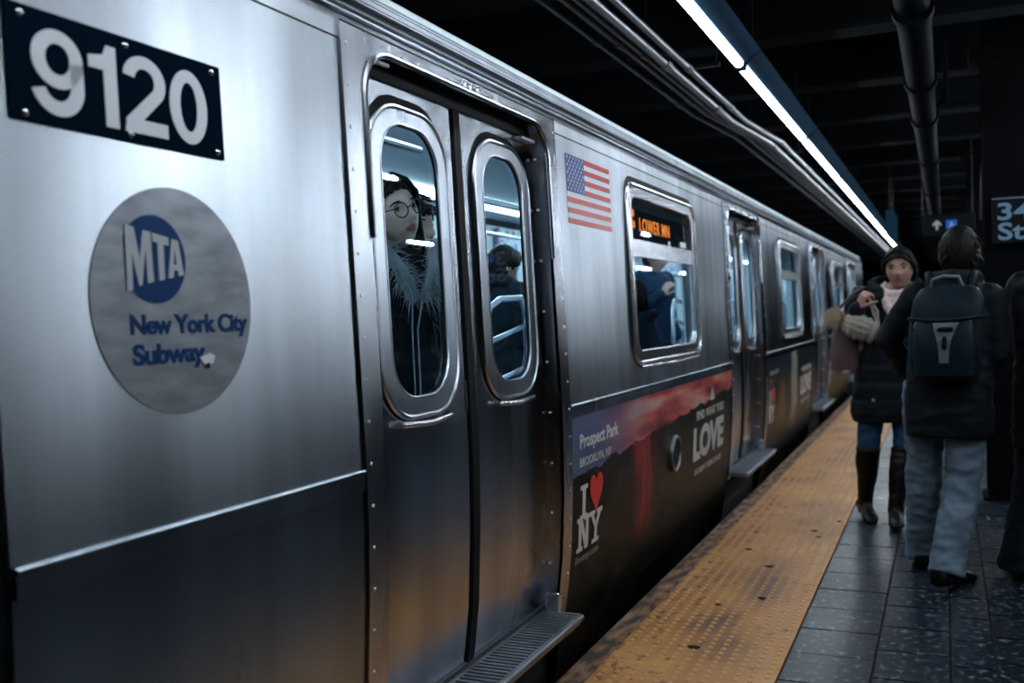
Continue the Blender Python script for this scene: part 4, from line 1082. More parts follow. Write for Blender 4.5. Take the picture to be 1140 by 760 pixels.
def lock(bm, pts, r0, r1, seg=7, flatness=.55):
    n = len(pts); R = [r0 + (r1 - r0) * (i / (n - 1)) ** 1.6 for i in range(n)]
    tube(bm, pts, R, seg, rounded=True)
def lerp(a, b, t): return a + (b - a) * t
def mirror_hand(d, n, t): return (Vector(d), Vector(n), t)

STAND = dict(pelvis=(0, 0, .93), chest=(0, .0, 1.24), neck=(0, -.01, 1.42), head=(0, .025, 1.545), head_rot=(0, 0, 0),
    hip_l=(-.09, 0, .88), knee_l=(-.095, .02, .48), ankle_l=(-.095, -.02, .085), hip_r=(.09, 0, .88), knee_r=(.095, .02, .48), ankle_r=(.095, -.02, .085),
    shoulder_l=(-.175, -.01, 1.365), elbow_l=(-.225, -.03, 1.09), wrist_l=(-.215, .06, .87), shoulder_r=(.175, -.01, 1.365), elbow_r=(.225, -.03, 1.09), wrist_r=(.215, .06, .87),
    hand_l=((0, .25, -1), (1, .1, 0), 1), hand_r=((0, .25, -1), (-1, .1, 0), -1))
def joints(**k):
    d = dict(STAND); d.update(k); return d
def V3(d, k): return Vector(d[k])
def legs_mesh(J, rt, rk, ra, z_hem=0.0, pel=.155, flare=None):
    bm = bmesh.new()
    for s in 'lr':
        h, k, a = V3(J, 'hip_' + s), V3(J, 'knee_' + s), V3(J, 'ankle_' + s)
        end = a + (a - k).normalized() * z_hem
        tube(bm, [h + Vector((0, 0, .03)), lerp(h, k, .5), k, lerp(k, a, .35), lerp(k, end, .8), end], [rt, lerp(rt, rk, .55), rk, lerp(rk, ra, .3), ra, flare or ra], 18)
    p = V3(J, 'pelvis')
    tube(bm, [p - Vector((0, 0, .08)), p, p + Vector((0, 0, .08))], [pel * .9, pel, pel * .95], 18, flat=(Vector((0, 1, 0)), .74), rounded=True)
    return bm
def sleeves(bm, J, rs, re, rw, ext=.0, sides='lr'):
    for s in sides:
        a, b, c = V3(J, 'shoulder_' + s), V3(J, 'elbow_' + s), V3(J, 'wrist_' + s); e = c + (c - b).normalized() * ext
        tube(bm, [a, lerp(a, b, .5), b, lerp(b, e, .5), e], [rs, lerp(rs, re, .5), re, lerp(re, rw, .5), rw], 16, rounded=True)
def fur_collar(name, rings, m, parent, X, n=900, ln=.05, seed=1):
    """ruff of fine tapered hairs standing out of a rolled collar"""
    rnd = random.Random(seed); bm = bmesh.new()
    tube(bm, rings, .022, 10, closed=False, rounded=True)
    P = [Vector(p) for p in rings]
    ctr = sum(P, Vector()) / len(P)
    for i in range(n):
        t = rnd.random() * (len(P) - 1.001); k = int(t); c = lerp(P[k], P[k + 1], t - k)
        dn = Vector((rnd.gauss(0, 1), rnd.gauss(0, 1), rnd.gauss(0, 1))).normalized()
        out = (c - ctr); out.z = 0; out = out.normalized() * .5 + Vector((0, 0, -.25)) + dn * .9
        out.normalize(); L_ = ln * rnd.uniform(.6, 1.25)
        s = out.orthogonal().normalized() * .0016; b0 = c + dn * .016; mid = b0 + out * L_ * .55 + Vector((0, 0, -.006)); tip = b0 + out * L_ + Vector((0, 0, -.018))
        w = out.cross(s)
        v = [bm.verts.new(b0 + s), bm.verts.new(b0 - s * .5 + w * .8), bm.verts.new(b0 - s * .5 - w * .8)]; u = [bm.verts.new(mid + s * .8), bm.verts.new(mid - s * .4 + w * .6), bm.verts.new(mid - s * .4 - w * .6)]; tp = bm.verts.new(tip)
        for q in range(3):
            bm.faces.new((v[q], v[(q + 1) % 3], u[(q + 1) % 3], u[q])); bm.faces.new((u[q], u[(q + 1) % 3], tp))
    bmesh.ops.transform(bm, matrix=X, verts=bm.verts[:])
    return obj(name, bm, m, parent)
def at(x, y, z, facing):   # facing: degrees, 0 = along +Y (away from the camera), counterclockwise
    return Matrix.Translation((x, y, z)) @ Matrix.Rotation(math.radians(facing), 4, 'Z')

# --- woman with round glasses at the train door
def glasses_woman():
    X = at(-.37, 2.89, .19, -108) @ Matrix.Scale(.985, 4)
    J = joints(head=(0, .03, 1.47), head_rot=(math.radians(-8), math.radians(5), math.radians(14)), neck=(0, -.005, 1.345), chest=(0, 0, 1.17), pelvis=(0, 0, .88), hip_l=(-.09, 0, .83), hip_r=(.09, 0, .83),
        knee_l=(-.095, .02, .45), knee_r=(.095, .02, .45), shoulder_l=(-.165, -.01, 1.29), shoulder_r=(.165, -.01, 1.29), elbow_l=(-.215, -.02, 1.03), elbow_r=(.215, -.02, 1.03), wrist_l=(-.20, .08, .82), wrist_r=(.20, .08, .82), gaze=(.25, 1, .05))
    o, H = person('woman with round glasses and fur collar looking out of the train door window', X, J, M['skin_pale'], .0042)
    c = bmesh.new()
    torso(c, [(.50, 0, 0, .19, .14), (.85, 0, 0, .185, .14), (1.05, 0, 0, .165, .125), (1.2, 0, 0, .185, .135), (1.30, 0, -.01, .185, .105), (1.36, 0, -.01, .10, .085)])
    sleeves(c, J, .075, .062, .048)
    emit_mesh('coat', remeshed(c, .010, 2, .006, 9, 1, (.085, .006)), M['coat_black'], X, o)
    emit_mesh('trousers', remeshed(legs_mesh(J, .09, .065, .055), .012, 2), M['coat_black'], X, o)
    b = bmesh.new(); [sole(b, J['ankle_' + s]) for s in 'lr']; emit_mesh('shoes', remeshed(b, .010, 1), M['leather'], X, o)
    for s in (-1, 1): obj('zip', T([X @ Vector((s * .012 + .02, .137, .60)), X @ Vector((s * .012 + .02, .146, .9)), X @ Vector((s * .012 + .015, .136, 1.08)), X @ Vector((s * .03, .150, 1.25))], .0035, 6), M['zip'], o)
    pts = [(-.030, .148, 1.19), (-.070, .142, 1.275), (-.115, .092, 1.365), (-.128, -.02, 1.385), (-.07, -.10, 1.385), (.07, -.10, 1.385), (.128, -.02, 1.385), (.115, .092, 1.365), (.070, .142, 1.275), (.030, .148, 1.19)]
    fur_collar('fur_collar', pts, M['fur'], o, X, 1500, .062, 3)
    h = bmesh.new(); cap_hair(h, H, front=.072, low=-.10, puff=1.02)
    rnd = random.Random(5)
    for s in (-1, 1):
        for i in range(26):
            f = i / 25.0; a = math.radians(lerp(66, 155, f) + rnd.uniform(-4, 4))
            st = H @ Vector((s * .010, .045 - .11 * f, .122 + rnd.uniform(-.004, .004)))
            m1 = H @ Vector((s * .088 * math.sin(a) + s * .004, .095 * math.cos(a) + .01, .055))
            m2 = H @ Vector((s * ((.090 if s > 0 else .078) * math.sin(a) + .006), .085 * math.cos(a) - .005, -.05))
            dn = Vector((s * (rnd.uniform(.075, .125) if s > 0 else rnd.uniform(.05, .085)), lerp(.105, -.09, f) + rnd.uniform(-.02, .02), lerp(1.20, 1.24, f)))
            en = Vector((s * rnd.uniform(.060, .125), lerp(.150, -.11, f) + rnd.uniform(-.02, .02), rnd.uniform(1.02, 1.12)))
            lock(h, [st, lerp(st, m1, .5) + (lerp(st, m1, .5) - H.translation).normalized() * .012, m1, m2, lerp(m2, dn, .5), dn, en], .012, .004)
    bmesh.ops.transform(h, matrix=X, verts=h.verts[:]); obj('hair', h, M['hair_dark'], o, smooth=True, angle=None)
    g = bmesh.new()
    for s in (-1, 1):
        lp = [(s * .036 + .0255 * math.cos(2 * PI * q / 28), .1045 - .35 * abs(s * .036 + .0255 * math.cos(2 * PI * q / 28) - 0) ** 1.6, .002 + .0245 * math.sin(2 * PI * q / 28)) for q in range(28)]
        tube(g, lp, .0021, 6, closed=True)
        tube(g, [(s * .0605, .100, .010), (s * .078, .075, .010), (s * .083, .02, .006), (s * .084, -.02, -.004)], .002, 6)
    tube(g, [(-.012, .106, .006), (0, .110, .009), (.012, .106, .006)], .002, 6)
    bmesh.ops.transform(g, matrix=X @ H, verts=g.verts[:]); gl_ = obj('glasses', g, M['frame_plastic'], o, smooth=True)
    for s in (-1, 1):
        b = bmesh.new(); b.faces.new([b.verts.new((s * .036 + .025 * math.cos(2 * PI * q / 28), .1043 - .35 * abs(s * .036) ** 1.6, .002 + .024 * math.sin(2 * PI * q / 28))) for q in range(28)])
        bmesh.ops.transform(b, matrix=X @ H, verts=b.verts[:]); obj('lens', b, M['lens'], gl_)
glasses_woman()

# --- dark-haired person right behind her, holding a pale cup
def second_person():
    X = at(-.62, 3.46, .19, -112)
    J = joints(head=(0, .03, 1.46), head_rot=(math.radians(12), math.radians(-4), math.radians(4)), neck=(0, -.005, 1.34), chest=(0, 0, 1.17), pelvis=(0, 0, .88), hip_l=(-.09, 0, .83), hip_r=(.09, 0, .83),
        shoulder_l=(-.18, -.01, 1.29), shoulder_r=(.18, -.01, 1.29), elbow_l=(-.22, -.02, 1.02), elbow_r=(.23, -.02, 1.02), wrist_l=(-.20, .08, .82), wrist_r=(.15, .20, 1.00), hand_r=((-.6, .7, .1), (-.7, -.6, 0), -1), gaze=(.1, 1, 0))
    o, H = person('young dark-haired person peering out from behind the woman with glasses', X, J, M['skin'], .0045, curl=(.5, .9))
    c = bmesh.new()
    torso(c, [(.60, 0, 0, .20, .14), (.85, 0, 0, .19, .14), (1.05, 0, 0, .175, .13), (1.2, 0, 0, .195, .135), (1.30, 0, -.01, .19, .105), (1.36, 0, -.01, .10, .085)])
    sleeves(c, J, .08, .066, .05)
    emit_mesh('coat', remeshed(c, .010, 2, .008, 9, 2), M['coat_black'], X, o)
    emit_mesh('trousers', remeshed(legs_mesh(J, .09, .065, .055), .012, 2), M['coat_black'], X, o)
    b = bmesh.new(); [sole(b, J['ankle_' + s]) for s in 'lr']; emit_mesh('shoes', remeshed(b, .010, 1), M['leather'], X, o)
    pts = [(-.05, .135, 1.15), (-.10, .085, 1.28), (-.125, -.02, 1.345), (-.07, -.10, 1.36), (.07, -.10, 1.36), (.125, -.02, 1.345), (.10, .085, 1.28), (.05, .135, 1.15)]
    fur_collar('fur_collar', pts, M['fur'], o, X, 900, .055, 8)
    h = bmesh.new(); cap_hair(h, H, front=.058, low=-.085, puff=1.03)
    rnd = random.Random(9)
    for i in range(46):
        a = rnd.uniform(0, 2 * PI); z = rnd.uniform(.05, .12); r = math.sqrt(max(0, 1 - (z / .128) ** 2))
        p = H @ Vector((.085 * r * math.cos(a), .104 * r * math.sin(a) - .005, z)); d = (p - H.translation).normalized()
        lock(h, [p - d * .006, p + d * .008 + Vector((0, 0, .004)), p + d * .010 + H.to_3x3() @ Vector((rnd.uniform(-.03, .03), .035, -.004))], .009, .003)
    bmesh.ops.transform(h, matrix=X, verts=h.verts[:]); obj('hair', h, M['hair_dark'], o, smooth=True, angle=None)
    hp = X @ (Vector(J['wrist_r']) + Vector((-.055, .055, .02)))
    r = empty('paper_cup', hp - Vector((0, 0, .06))); tag(r, 'pale paper cup held behind the door window by the dark-haired person', 'cup')
    b = bmesh.new(); tube(b, [hp + Vector((0, 0, -.06)), hp + Vector((0, 0, .055))], [.029, .039], 20); obj('cup_body', b, M['paper'], r, smooth=True, angle=35)
    b = bmesh.new(); tube(b, [hp + Vector((0, 0, .055)), hp + Vector((0, 0, .060)), hp + Vector((0, 0, .068))], [.042, .042, .036], 20); obj('lid', b, M['white_vinyl'], r, smooth=True, angle=35)
second_person()

# --- passenger further inside, looking down
def reading_woman():
    X = at(-1.02, 5.20, .19, -14)
    J = joints(head=(0, .06, 1.385), head_rot=(math.radians(-16), math.radians(-24), 0), neck=(0, .0, 1.275), chest=(0, 0, 1.10), pelvis=(0, 0, .85), hip_l=(-.09, 0, .80), hip_r=(.09, 0, .80),
        knee_l=(-.095, .02, .44), knee_r=(.095, .02, .44), shoulder_l=(-.165, -.01, 1.22), shoulder_r=(.165, -.01, 1.22), elbow_l=(-.20, .0, .97), elbow_r=(.20, .0, .97), wrist_l=(-.06, .20, 1.0), wrist_r=(.06, .20, 1.0), hand_l=((.3, .8, .3), (.6, -.3, .6), 1), hand_r=((-.3, .8, .3), (-.6, -.3, .6), -1), gaze=(0, 1, -.3))
    o, H = person('dark-haired passenger in profile looking down, seen through the right door window', X, J, M['skin_pale'], .005, curl=(.8, .8))
    c = bmesh.new()
    torso(c, [(.35, 0, 0, .22, .17), (.85, 0, 0, .19, .15), (1.0, 0, 0, .17, .135), (1.12, 0, 0, .19, .14), (1.22, 0, -.01, .185, .11), (1.28, 0, -.01, .10, .09)])
    sleeves(c, J, .078, .066, .052)
    tube(c, [(-.10, .06, 1.25), (-.12, -.05, 1.30), (0, -.11, 1.31), (.12, -.05, 1.30), (.10, .06, 1.25)], .040, 12, rounded=True)
    emit_mesh('coat', remeshed(c, .010, 2, .008, 8, 3), M['coat_teal'], X, o)
    emit_mesh('trousers', remeshed(legs_mesh(J, .09, .065, .055), .012, 2), M['coat_black'], X, o)
    b = bmesh.new(); [sole(b, J['ankle_' + s]) for s in 'lr']; emit_mesh('shoes', remeshed(b, .010, 1), M['leather'], X, o)
    h = bmesh.new(); cap_hair(h, H, front=.062, low=-.10, puff=1.03)
    for s in (-1, 1):
        for i in range(10):
            f = i / 9.0
            a = H @ Vector((s * .02, .06 - .08 * f, .118)); b_ = H @ Vector((s * .088, .045 - .07 * f, .03)); c_ = H @ Vector((s * .070, -.04, -.045)); e_ = H @ Vector((s * .02, -.125, -.02))
            lock(h, [a, lerp(a, b_, .5) + H.to_3x3() @ Vector((s * .012, 0, .008)), b_, c_, e_], .010, .008)
    r_ = bmesh.ops.create_icosphere(h, subdivisions=3, radius=.036)
    for v in r_['verts']: v.co = H @ (v.co + Vector((0, -.128, -.012)))
    bmesh.ops.transform(h, matrix=X, verts=h.verts[:]); obj('hair', h, M['hair_dark'], o, smooth=True, angle=None)
    b = bmesh.new(); tube(b, [H @ Vector((.040 * math.cos(a), -.112 , -.012 + .040 * math.sin(a))) for a in (2 * PI * q / 20 for q in range(20))], .012, 8, closed=True)
    bmesh.ops.transform(b, matrix=X, verts=b.verts[:]); obj('hair_tie', b, M['jacket_blue'], o, smooth=True)
    pc = Vector((0, .30, 1.06))
    ph = bmesh.new(); box(ph, -.036, .036, -.004, .004, -.07, .07, bev=.004)
    bmesh.ops.transform(ph, matrix=X @ Matrix.Translation(pc) @ Matrix.Rotation(-.9, 4, 'X'), verts=ph.verts[:])
    tag(obj('mobile_phone', ph, M['black']), 'dark mobile phone in the hands of the passenger looking down', 'phone')
reading_woman()

# --- two passengers behind the side window
def window_passengers():
    X = at(-.345, 5.60, .235, 90)
    S = .0
    J = joints(pelvis=(0, -.02, .53), chest=(0, -.03, .86), neck=(0, -.03, 1.02), head=(0, .0, 1.125), head_rot=(math.radians(-50), math.radians(-8), 0), hip_l=(-.10, 0, .50), hip_r=(.10, 0, .50), knee_l=(-.11, .42, .50), knee_r=(.11, .42, .50), ankle_l=(-.11, .42, .09), ankle_r=(.11, .42, .09),
        shoulder_l=(-.17, -.03, .97), shoulder_r=(.17, -.03, .97), elbow_l=(-.21, .06, .72), elbow_r=(.21, .06, .72), wrist_l=(-.09, .25, .63), wrist_r=(.09, .25, .63), hand_l=((.4, .8, 0), (.2, 0, -1), 1), hand_r=((-.4, .8, 0), (-.2, 0, -1), -1))
    o, H = person('dark-haired passenger seated with their back to the side window', X, J, M['skin'], .0052)
    c = bmesh.new(); torso(c, [(.52, 0, 0, .20, .14), (.70, 0, -.01, .18, .13), (.86, 0, -.03, .195, .135), (.96, 0, -.03, .19, .11), (1.03, 0, -.03, .11, .095)])
    sleeves(c, J, .08, .066, .05); tube(c, [(-.09, .02, 1.0), (-.10, -.08, 1.03), (0, -.13, 1.04), (.10, -.08, 1.03), (.09, .02, 1.0)], .032, 12, rounded=True)
    emit_mesh('coat', remeshed(c, .010, 2, .008, 8, 4), M['scarf'] if 0 else M['coat_navy'], X, o)
    emit_mesh('trousers', remeshed(legs_mesh(J, .09, .07, .055), .012, 2), M['coat_black'], X, o)
    b = bmesh.new(); [sole(b, J['ankle_' + s]) for s in 'lr']; emit_mesh('shoes', remeshed(b, .010, 1), M['leather'], X, o)
    h = bmesh.new(); cap_hair(h, H, front=.06, low=-.10, puff=1.06); rnd = random.Random(2)
    for i in range(40):
        a = rnd.uniform(PI * .95, PI * 2.05); z = rnd.uniform(-.02, .11); r = math.sqrt(max(0, 1 - (z / .135) ** 2))
        p = H @ Vector((.090 * r * math.cos(a), .108 * r * math.sin(a) - .006, z)); lock(h, [p, p + H.to_3x3() @ Vector((0, -.006, -.035)), p + H.to_3x3() @ Vector((.0, .0, -.075))], .012, .004)
    bmesh.ops.transform(h, matrix=X, verts=h.verts[:]); obj('hair', h, M['hair_dark'], o, smooth=True, angle=None)
    X = at(-1.02, 8.55, .19, -115) @ Matrix.Scale(1.02, 4)
    J = joints(head_rot=(math.radians(20), math.radians(-12), 0), elbow_r=(.24, .05, 1.12), wrist_r=(.16, .22, 1.22), hand_r=((-.2, .5, .8), (-1, .2, 0), -1))
    o, H = person('passenger in a blue jacket standing inside beyond the side window', X, J, M['skin'], .0058)
    c = bmesh.new(); torso(c, [(.80, 0, 0, .20, .14), (.95, 0, 0, .19, .14), (1.1, 0, 0, .185, .13), (1.26, 0, 0, .20, .135), (1.37, 0, -.01, .195, .105), (1.43, 0, -.01, .10, .085)])
    sleeves(c, J, .08, .066, .052); emit_mesh('jacket', remeshed(c, .011, 2, .008, 8, 5), M['jacket_blue'], X, o)
    emit_mesh('trousers', remeshed(legs_mesh(J, .095, .07, .06), .012, 2), M['coat_black'], X, o)
    b = bmesh.new(); [sole(b, J['ankle_' + s]) for s in 'lr']; emit_mesh('shoes', remeshed(b, .010, 1), M['leather'], X, o)
    h = bmesh.new(); cap_hair(h, H, front=.055, low=-.08, puff=1.03); bmesh.ops.transform(h, matrix=X, verts=h.verts[:]); obj('hair', h, M['hair_dark'], o, smooth=True, angle=None)
window_passengers()

# --- woman walking towards the camera on the platform
def walking_woman():
    # local frame faces +Y; turned 180 degrees she looks at the camera, her right hand on the picture's left
    X = at(1.02, 6.36, 0, 180 + 3)
    J = joints(pelvis=(.0, 0, .91), chest=(-.02, .0, 1.22), neck=(-.045, -.005, 1.385), head=(-.065, .03, 1.50), head_rot=(math.radians(-7), math.radians(-2), math.radians(4)),
        hip_l=(-.09, 0, .86), hip_r=(.09, 0, .86), knee_l=(-.075, .07, .485), ankle_l=(-.015, .16, .10), knee_r=(.125, .06, .49), ankle_r=(.155, -.02, .115), foot_pitch_r=.22, foot_yaw_r=.25, foot_yaw_l=.02,
        shoulder_l=(-.195, -.01, 1.335), elbow_l=(-.25, -.04, 1.06), wrist_l=(-.20, .08, .86), shoulder_r=(.150, -.01, 1.335), elbow_r=(.245, .02, 1.10), wrist_r=(.170, .17, 1.275),
        hand_r=((-.35, .15, .75), (-.75, -.5, -.2), -1), gaze=(0, 1, .02))
    o, H = person('woman in a dark coat and white scarf walking towards the camera on the platform', X, J, M['skin_olive'], .0045, curl=(.6, 1.15))
    c = bmesh.new()
    torso(c, [(.60, .015, 0, .205, .15), (.64, .015, 0, .215, .16), (.80, .01, 0, .205, .155), (.95, 0, 0, .190, .145), (1.06, -.01, 0, .165, .13), (1.20, -.02, 0, .190, .140), (1.32, -.03, -.01, .190, .11), (1.38, -.04, -.01, .115, .095)], 24)
    sleeves(c, J, .078, .066, .050, -.01)
    emit_mesh('coat', remeshed(c, .010, 2, .007, 7, 6, (.105, .007)), M['coat_black'], X, o)
    c = bmesh.new()       # big standing hood collar, open in front
    for dz, r in ((1.345, .034), (1.385, .036), (1.42, .028)):
        tube(c, [(-.115, .10, dz - .05), (-.165, .03, dz), (-.145, -.07, dz + .02), (-.04, -.115, dz + .03), (.065, -.07, dz + .02), (.09, .03, dz), (.045, .10, dz - .05)], r, 12, rounded=True)
    emit_mesh('hood_collar', remeshed(c, .009, 2, .006, 10, 7), M['coat_teal'], X, o)
    b = bmesh.new(); bmesh.ops.create_icosphere(b, subdivisions=2, radius=.009); bmesh.ops.transform(b, matrix=X @ Matrix.Translation((.062, .118, 1.315)), verts=b.verts[:]); obj('snap_button', b, M['zip'], o, smooth=True)
    b = bmesh.new(); bmesh.ops.create_icosphere(b, subdivisions=2, radius=.009); bmesh.ops.transform(b, matrix=X @ Matrix.Translation((.095, .150, .735)), verts=b.verts[:]); obj('snap_button', b, M['zip'], o, smooth=True)
    obj('pocket_zip', T([X @ Vector((-.065, .163, .692)), X @ Vector((-.115, .152, .694))], .005, 6), M['zip'], o)
    emit_mesh('trousers', remeshed(legs_mesh(J, .094, .066, .046, -.06, .15), .009, 2, .006, 11, 8), M['denim'], X, o)
    b = bmesh.new()
    for s in 'lr':
        k, a = V3(J, 'knee_' + s), V3(J, 'ankle_' + s)
        tube(b, [lerp(k, a, .12), lerp(k, a, .35), lerp(k, a, .62), lerp(k, a, .85), a - Vector((0, 0, .02))], [.067, .070, .059, .046, .044], 16, rounded=True)
        sole(b, a, J['foot_yaw_' + s], J.get('foot_pitch_' + s, 0), .265, .045, .085, heel=.0)
        R_ = Matrix.Translation(a) @ Matrix.Rotation(J['foot_yaw_' + s], 4, 'Z') @ Matrix.Rotation(-J.get('foot_pitch_' + s, 0), 4, 'X')
        t_ = bmesh.new(); box(t_, -.030, .030, -.075, -.015, -.100, -.06, bev=.006); bmesh.ops.transform(t_, matrix=R_, verts=t_.verts[:]); add(b, t_)
    bt = emit_mesh('boots', remeshed(b, .007, 1, .004, 12, 9), M['leather'], X, o)
    b = bmesh.new()
    for s in 'lr':
        k, a = V3(J, 'knee_' + s), V3(J, 'ankle_' + s); tube(b, [lerp(k, a, .10), lerp(k, a, .14), lerp(k, a, .18)], [.068, .0715, .0705], 18)
    bmesh.ops.transform(b, matrix=X, verts=b.verts[:]); obj('boot_cuff', b, M['boot_brown'], bt, smooth=True)
    c = bmesh.new()       # scarf wound round the neck with one end tucked in
    for k, (r, z) in enumerate(((.082, 1.375), (.088, 1.352), (.080, 1.395))):
        tube(c, [(-.045 + r * math.cos(a) * .95, .012 + r * math.sin(a) * .98 + (.016 if math.sin(a) > 0 else 0), z - .030 * math.sin(a) + .010 * math.cos(a + k)) for a in (2 * PI * q / 24 for q in range(24))], .021, 10, closed=True)
    tube(c, [(.03, .085, 1.36), (.015, .118, 1.31), (-.010, .135, 1.25), (-.018, .135, 1.215)], [.024, .028, .024, .010], 10, rounded=True)
    tube(c, [(-.11, .07, 1.375), (-.07, .115, 1.325), (-.02, .128, 1.285)], [.020, .026, .016], 10, rounded=True)
    emit_mesh('scarf', remeshed(c, .006, 1, .004, 16, 10), M['scarf'], X, o)
    h = bmesh.new(); cap_hair(h, H, front=.068, low=-.075, puff=1.10)
    rnd = random.Random(4)
    for s in (-1, 1):
        for i in range(18):
            f = i / 17.0; a = H @ Vector((s * .012, .07 - .12 * f, .112 + .012 * math.sin(PI * f))); b_ = H @ Vector((s * (.086 + rnd.uniform(-.003, .004)), .040 - .09 * f, .025 + rnd.uniform(-.01, .01)))
            c_ = H @ Vector((s * (.076 + rnd.uniform(0, .012)), -.035 - .03 * f, -.045)); e_ = H @ Vector((s * .03, -.13, -.04 + rnd.uniform(-.03, .03)))
            lock(h, [a, lerp(a, b_, .5) + H.to_3x3() @ Vector((s * .016, 0, .012)), b_, c_, e_], .011, .008)
    for i in range(24):
        a = rnd.uniform(0, 2 * PI); lock(h, [H @ Vector((.02 * math.cos(a), -.105, .02 + .02 * math.sin(a))), H @ Vector((.055 * math.cos(a), -.15, .01 + .05 * math.sin(a))), H @ Vector((.02 * math.cos(a + 1), -.178, .0 + .02 * math.sin(a + 1)))], .013, .007)
    bmesh.ops.transform(h, matrix=X, verts=h.verts[:]); obj('hair', h, M['hair_brown'], o, smooth=True, angle=None)
    return X, J
WX, WJ = walking_woman()

# handbag on her right shoulder, bobble hat hanging over it
def W(x, y, z): return WX @ Vector((x, y, z))
rb_ = empty('handbag', W(.30, .10, .93)); tag(rb_, 'dusty pink handbag hanging from the right shoulder of the walking woman', 'bag')
b = bmesh.new()
ring_loft(b, [[W(x * w_ + cx_, y_ * dp + .06, z) for x, y_ in [(math.cos(a) * (abs(math.cos(a)) ** -.4 if abs(math.cos(a)) > .05 else 1), math.sin(a)) for a in (2 * PI * q / 20 for q in range(20))]] for z, w_, dp, cx_ in ((.912, .068, .040, .250), (.918, .080, .052, .250), (1.00, .082, .060, .250), (1.08, .078, .055, .250), (1.14, .070, .040, .250), (1.155, .065, .030, .250))])
obj('bag_body', b, M['bag_pink'], rb_, smooth=True, angle=50)
for yy in (.025, .095):
    obj('strap', T([W(.34, yy, 1.17), W(.285, yy * .6 + .06, 1.27), W(.190, .10, 1.375), W(.13, .06, 1.405), W(.12, -.05, 1.40), W(.20, -.03, 1.28), W(.22, yy, 1.17)], .008, 8), M['bag_pink'], rb_, smooth=True)
rh = empty('bobble_hat', W(.22, .20, 1.17)); tag(rh, 'beige knitted bobble hat with a fluffy pompom, hung over the handbag', 'hat')
b = bmesh.new()
prof = [(.0, .030), (.012, .052), (.05, .068), (.10, .072), (.15, .064), (.185, .045), (.20, .022)]
A, D = W(.075, .175, 1.130), (W(.30, .165, 1.222) - W(.075, .175, 1.130)).normalized()
u = D.orthogonal().normalized(); w_ = D.cross(u)
ring_loft(b, [[A + D * t + (u * math.cos(2 * PI * q / 48) + w_ * math.sin(2 * PI * q / 48)) * r * (1 + .07 * math.cos(q * PI / 2)) * (1 + .06 * math.sin(t * 150)) for q in range(48)] for t, r in [(lerp(prof[i][0], prof[i + 1][0], k / 5), lerp(prof[i][1], prof[i + 1][1], k / 5)) for i in range(6) for k in range(5)] + [prof[-1]]])
obj('knitted_cap', b, M['knit'], rh, smooth=True, angle=None)
b = bmesh.new(); tube(b, [A + D * .012 + (u * math.cos(2 * PI * q / 28) + w_ * math.sin(2 * PI * q / 28)) * .056 for q in range(28)], .017, 8, closed=True); obj('brim', b, M['knit'], rh, smooth=True)
for sgn in (-1, 1):
    e0 = A + D * .03 + w_ * .05 * sgn
    obj('ear_cord', T([e0, W(.060, .19, 1.17 + .02 * sgn), W(.075 + .012 * sgn, .19, 1.26), W(.105, .20, 1.335)], [.014, .012, .009, .007], 8, rounded=True), M['knit'], rh, smooth=True)
b = bmesh.new(); pc = A + D * .245; rnd = random.Random(6); bmesh.ops.create_icosphere(b, subdivisions=3, radius=.050)
for v in b.verts: v.co = pc + v.co
for i in range(900):
    d = Vector((rnd.gauss(0, 1), rnd.gauss(0, 1), rnd.gauss(0, 1))).normalized(); s = d.orthogonal().normalized() * .003; t_ = d.cross(s)
    p = pc + d * .044; q = pc + d * rnd.uniform(.062, .076) + Vector((rnd.gauss(0, .004), rnd.gauss(0, .004), rnd.gauss(0, .004)))
    vs = [b.verts.new(p + s), b.verts.new(p - s * .5 + t_ * .8), b.verts.new(p - s * .5 - t_ * .8)]; tp = b.verts.new(q)
    for k in range(3): b.faces.new((vs[k], vs[(k + 1) % 3], tp))
obj('pompom', b, M['pompom'], rh)

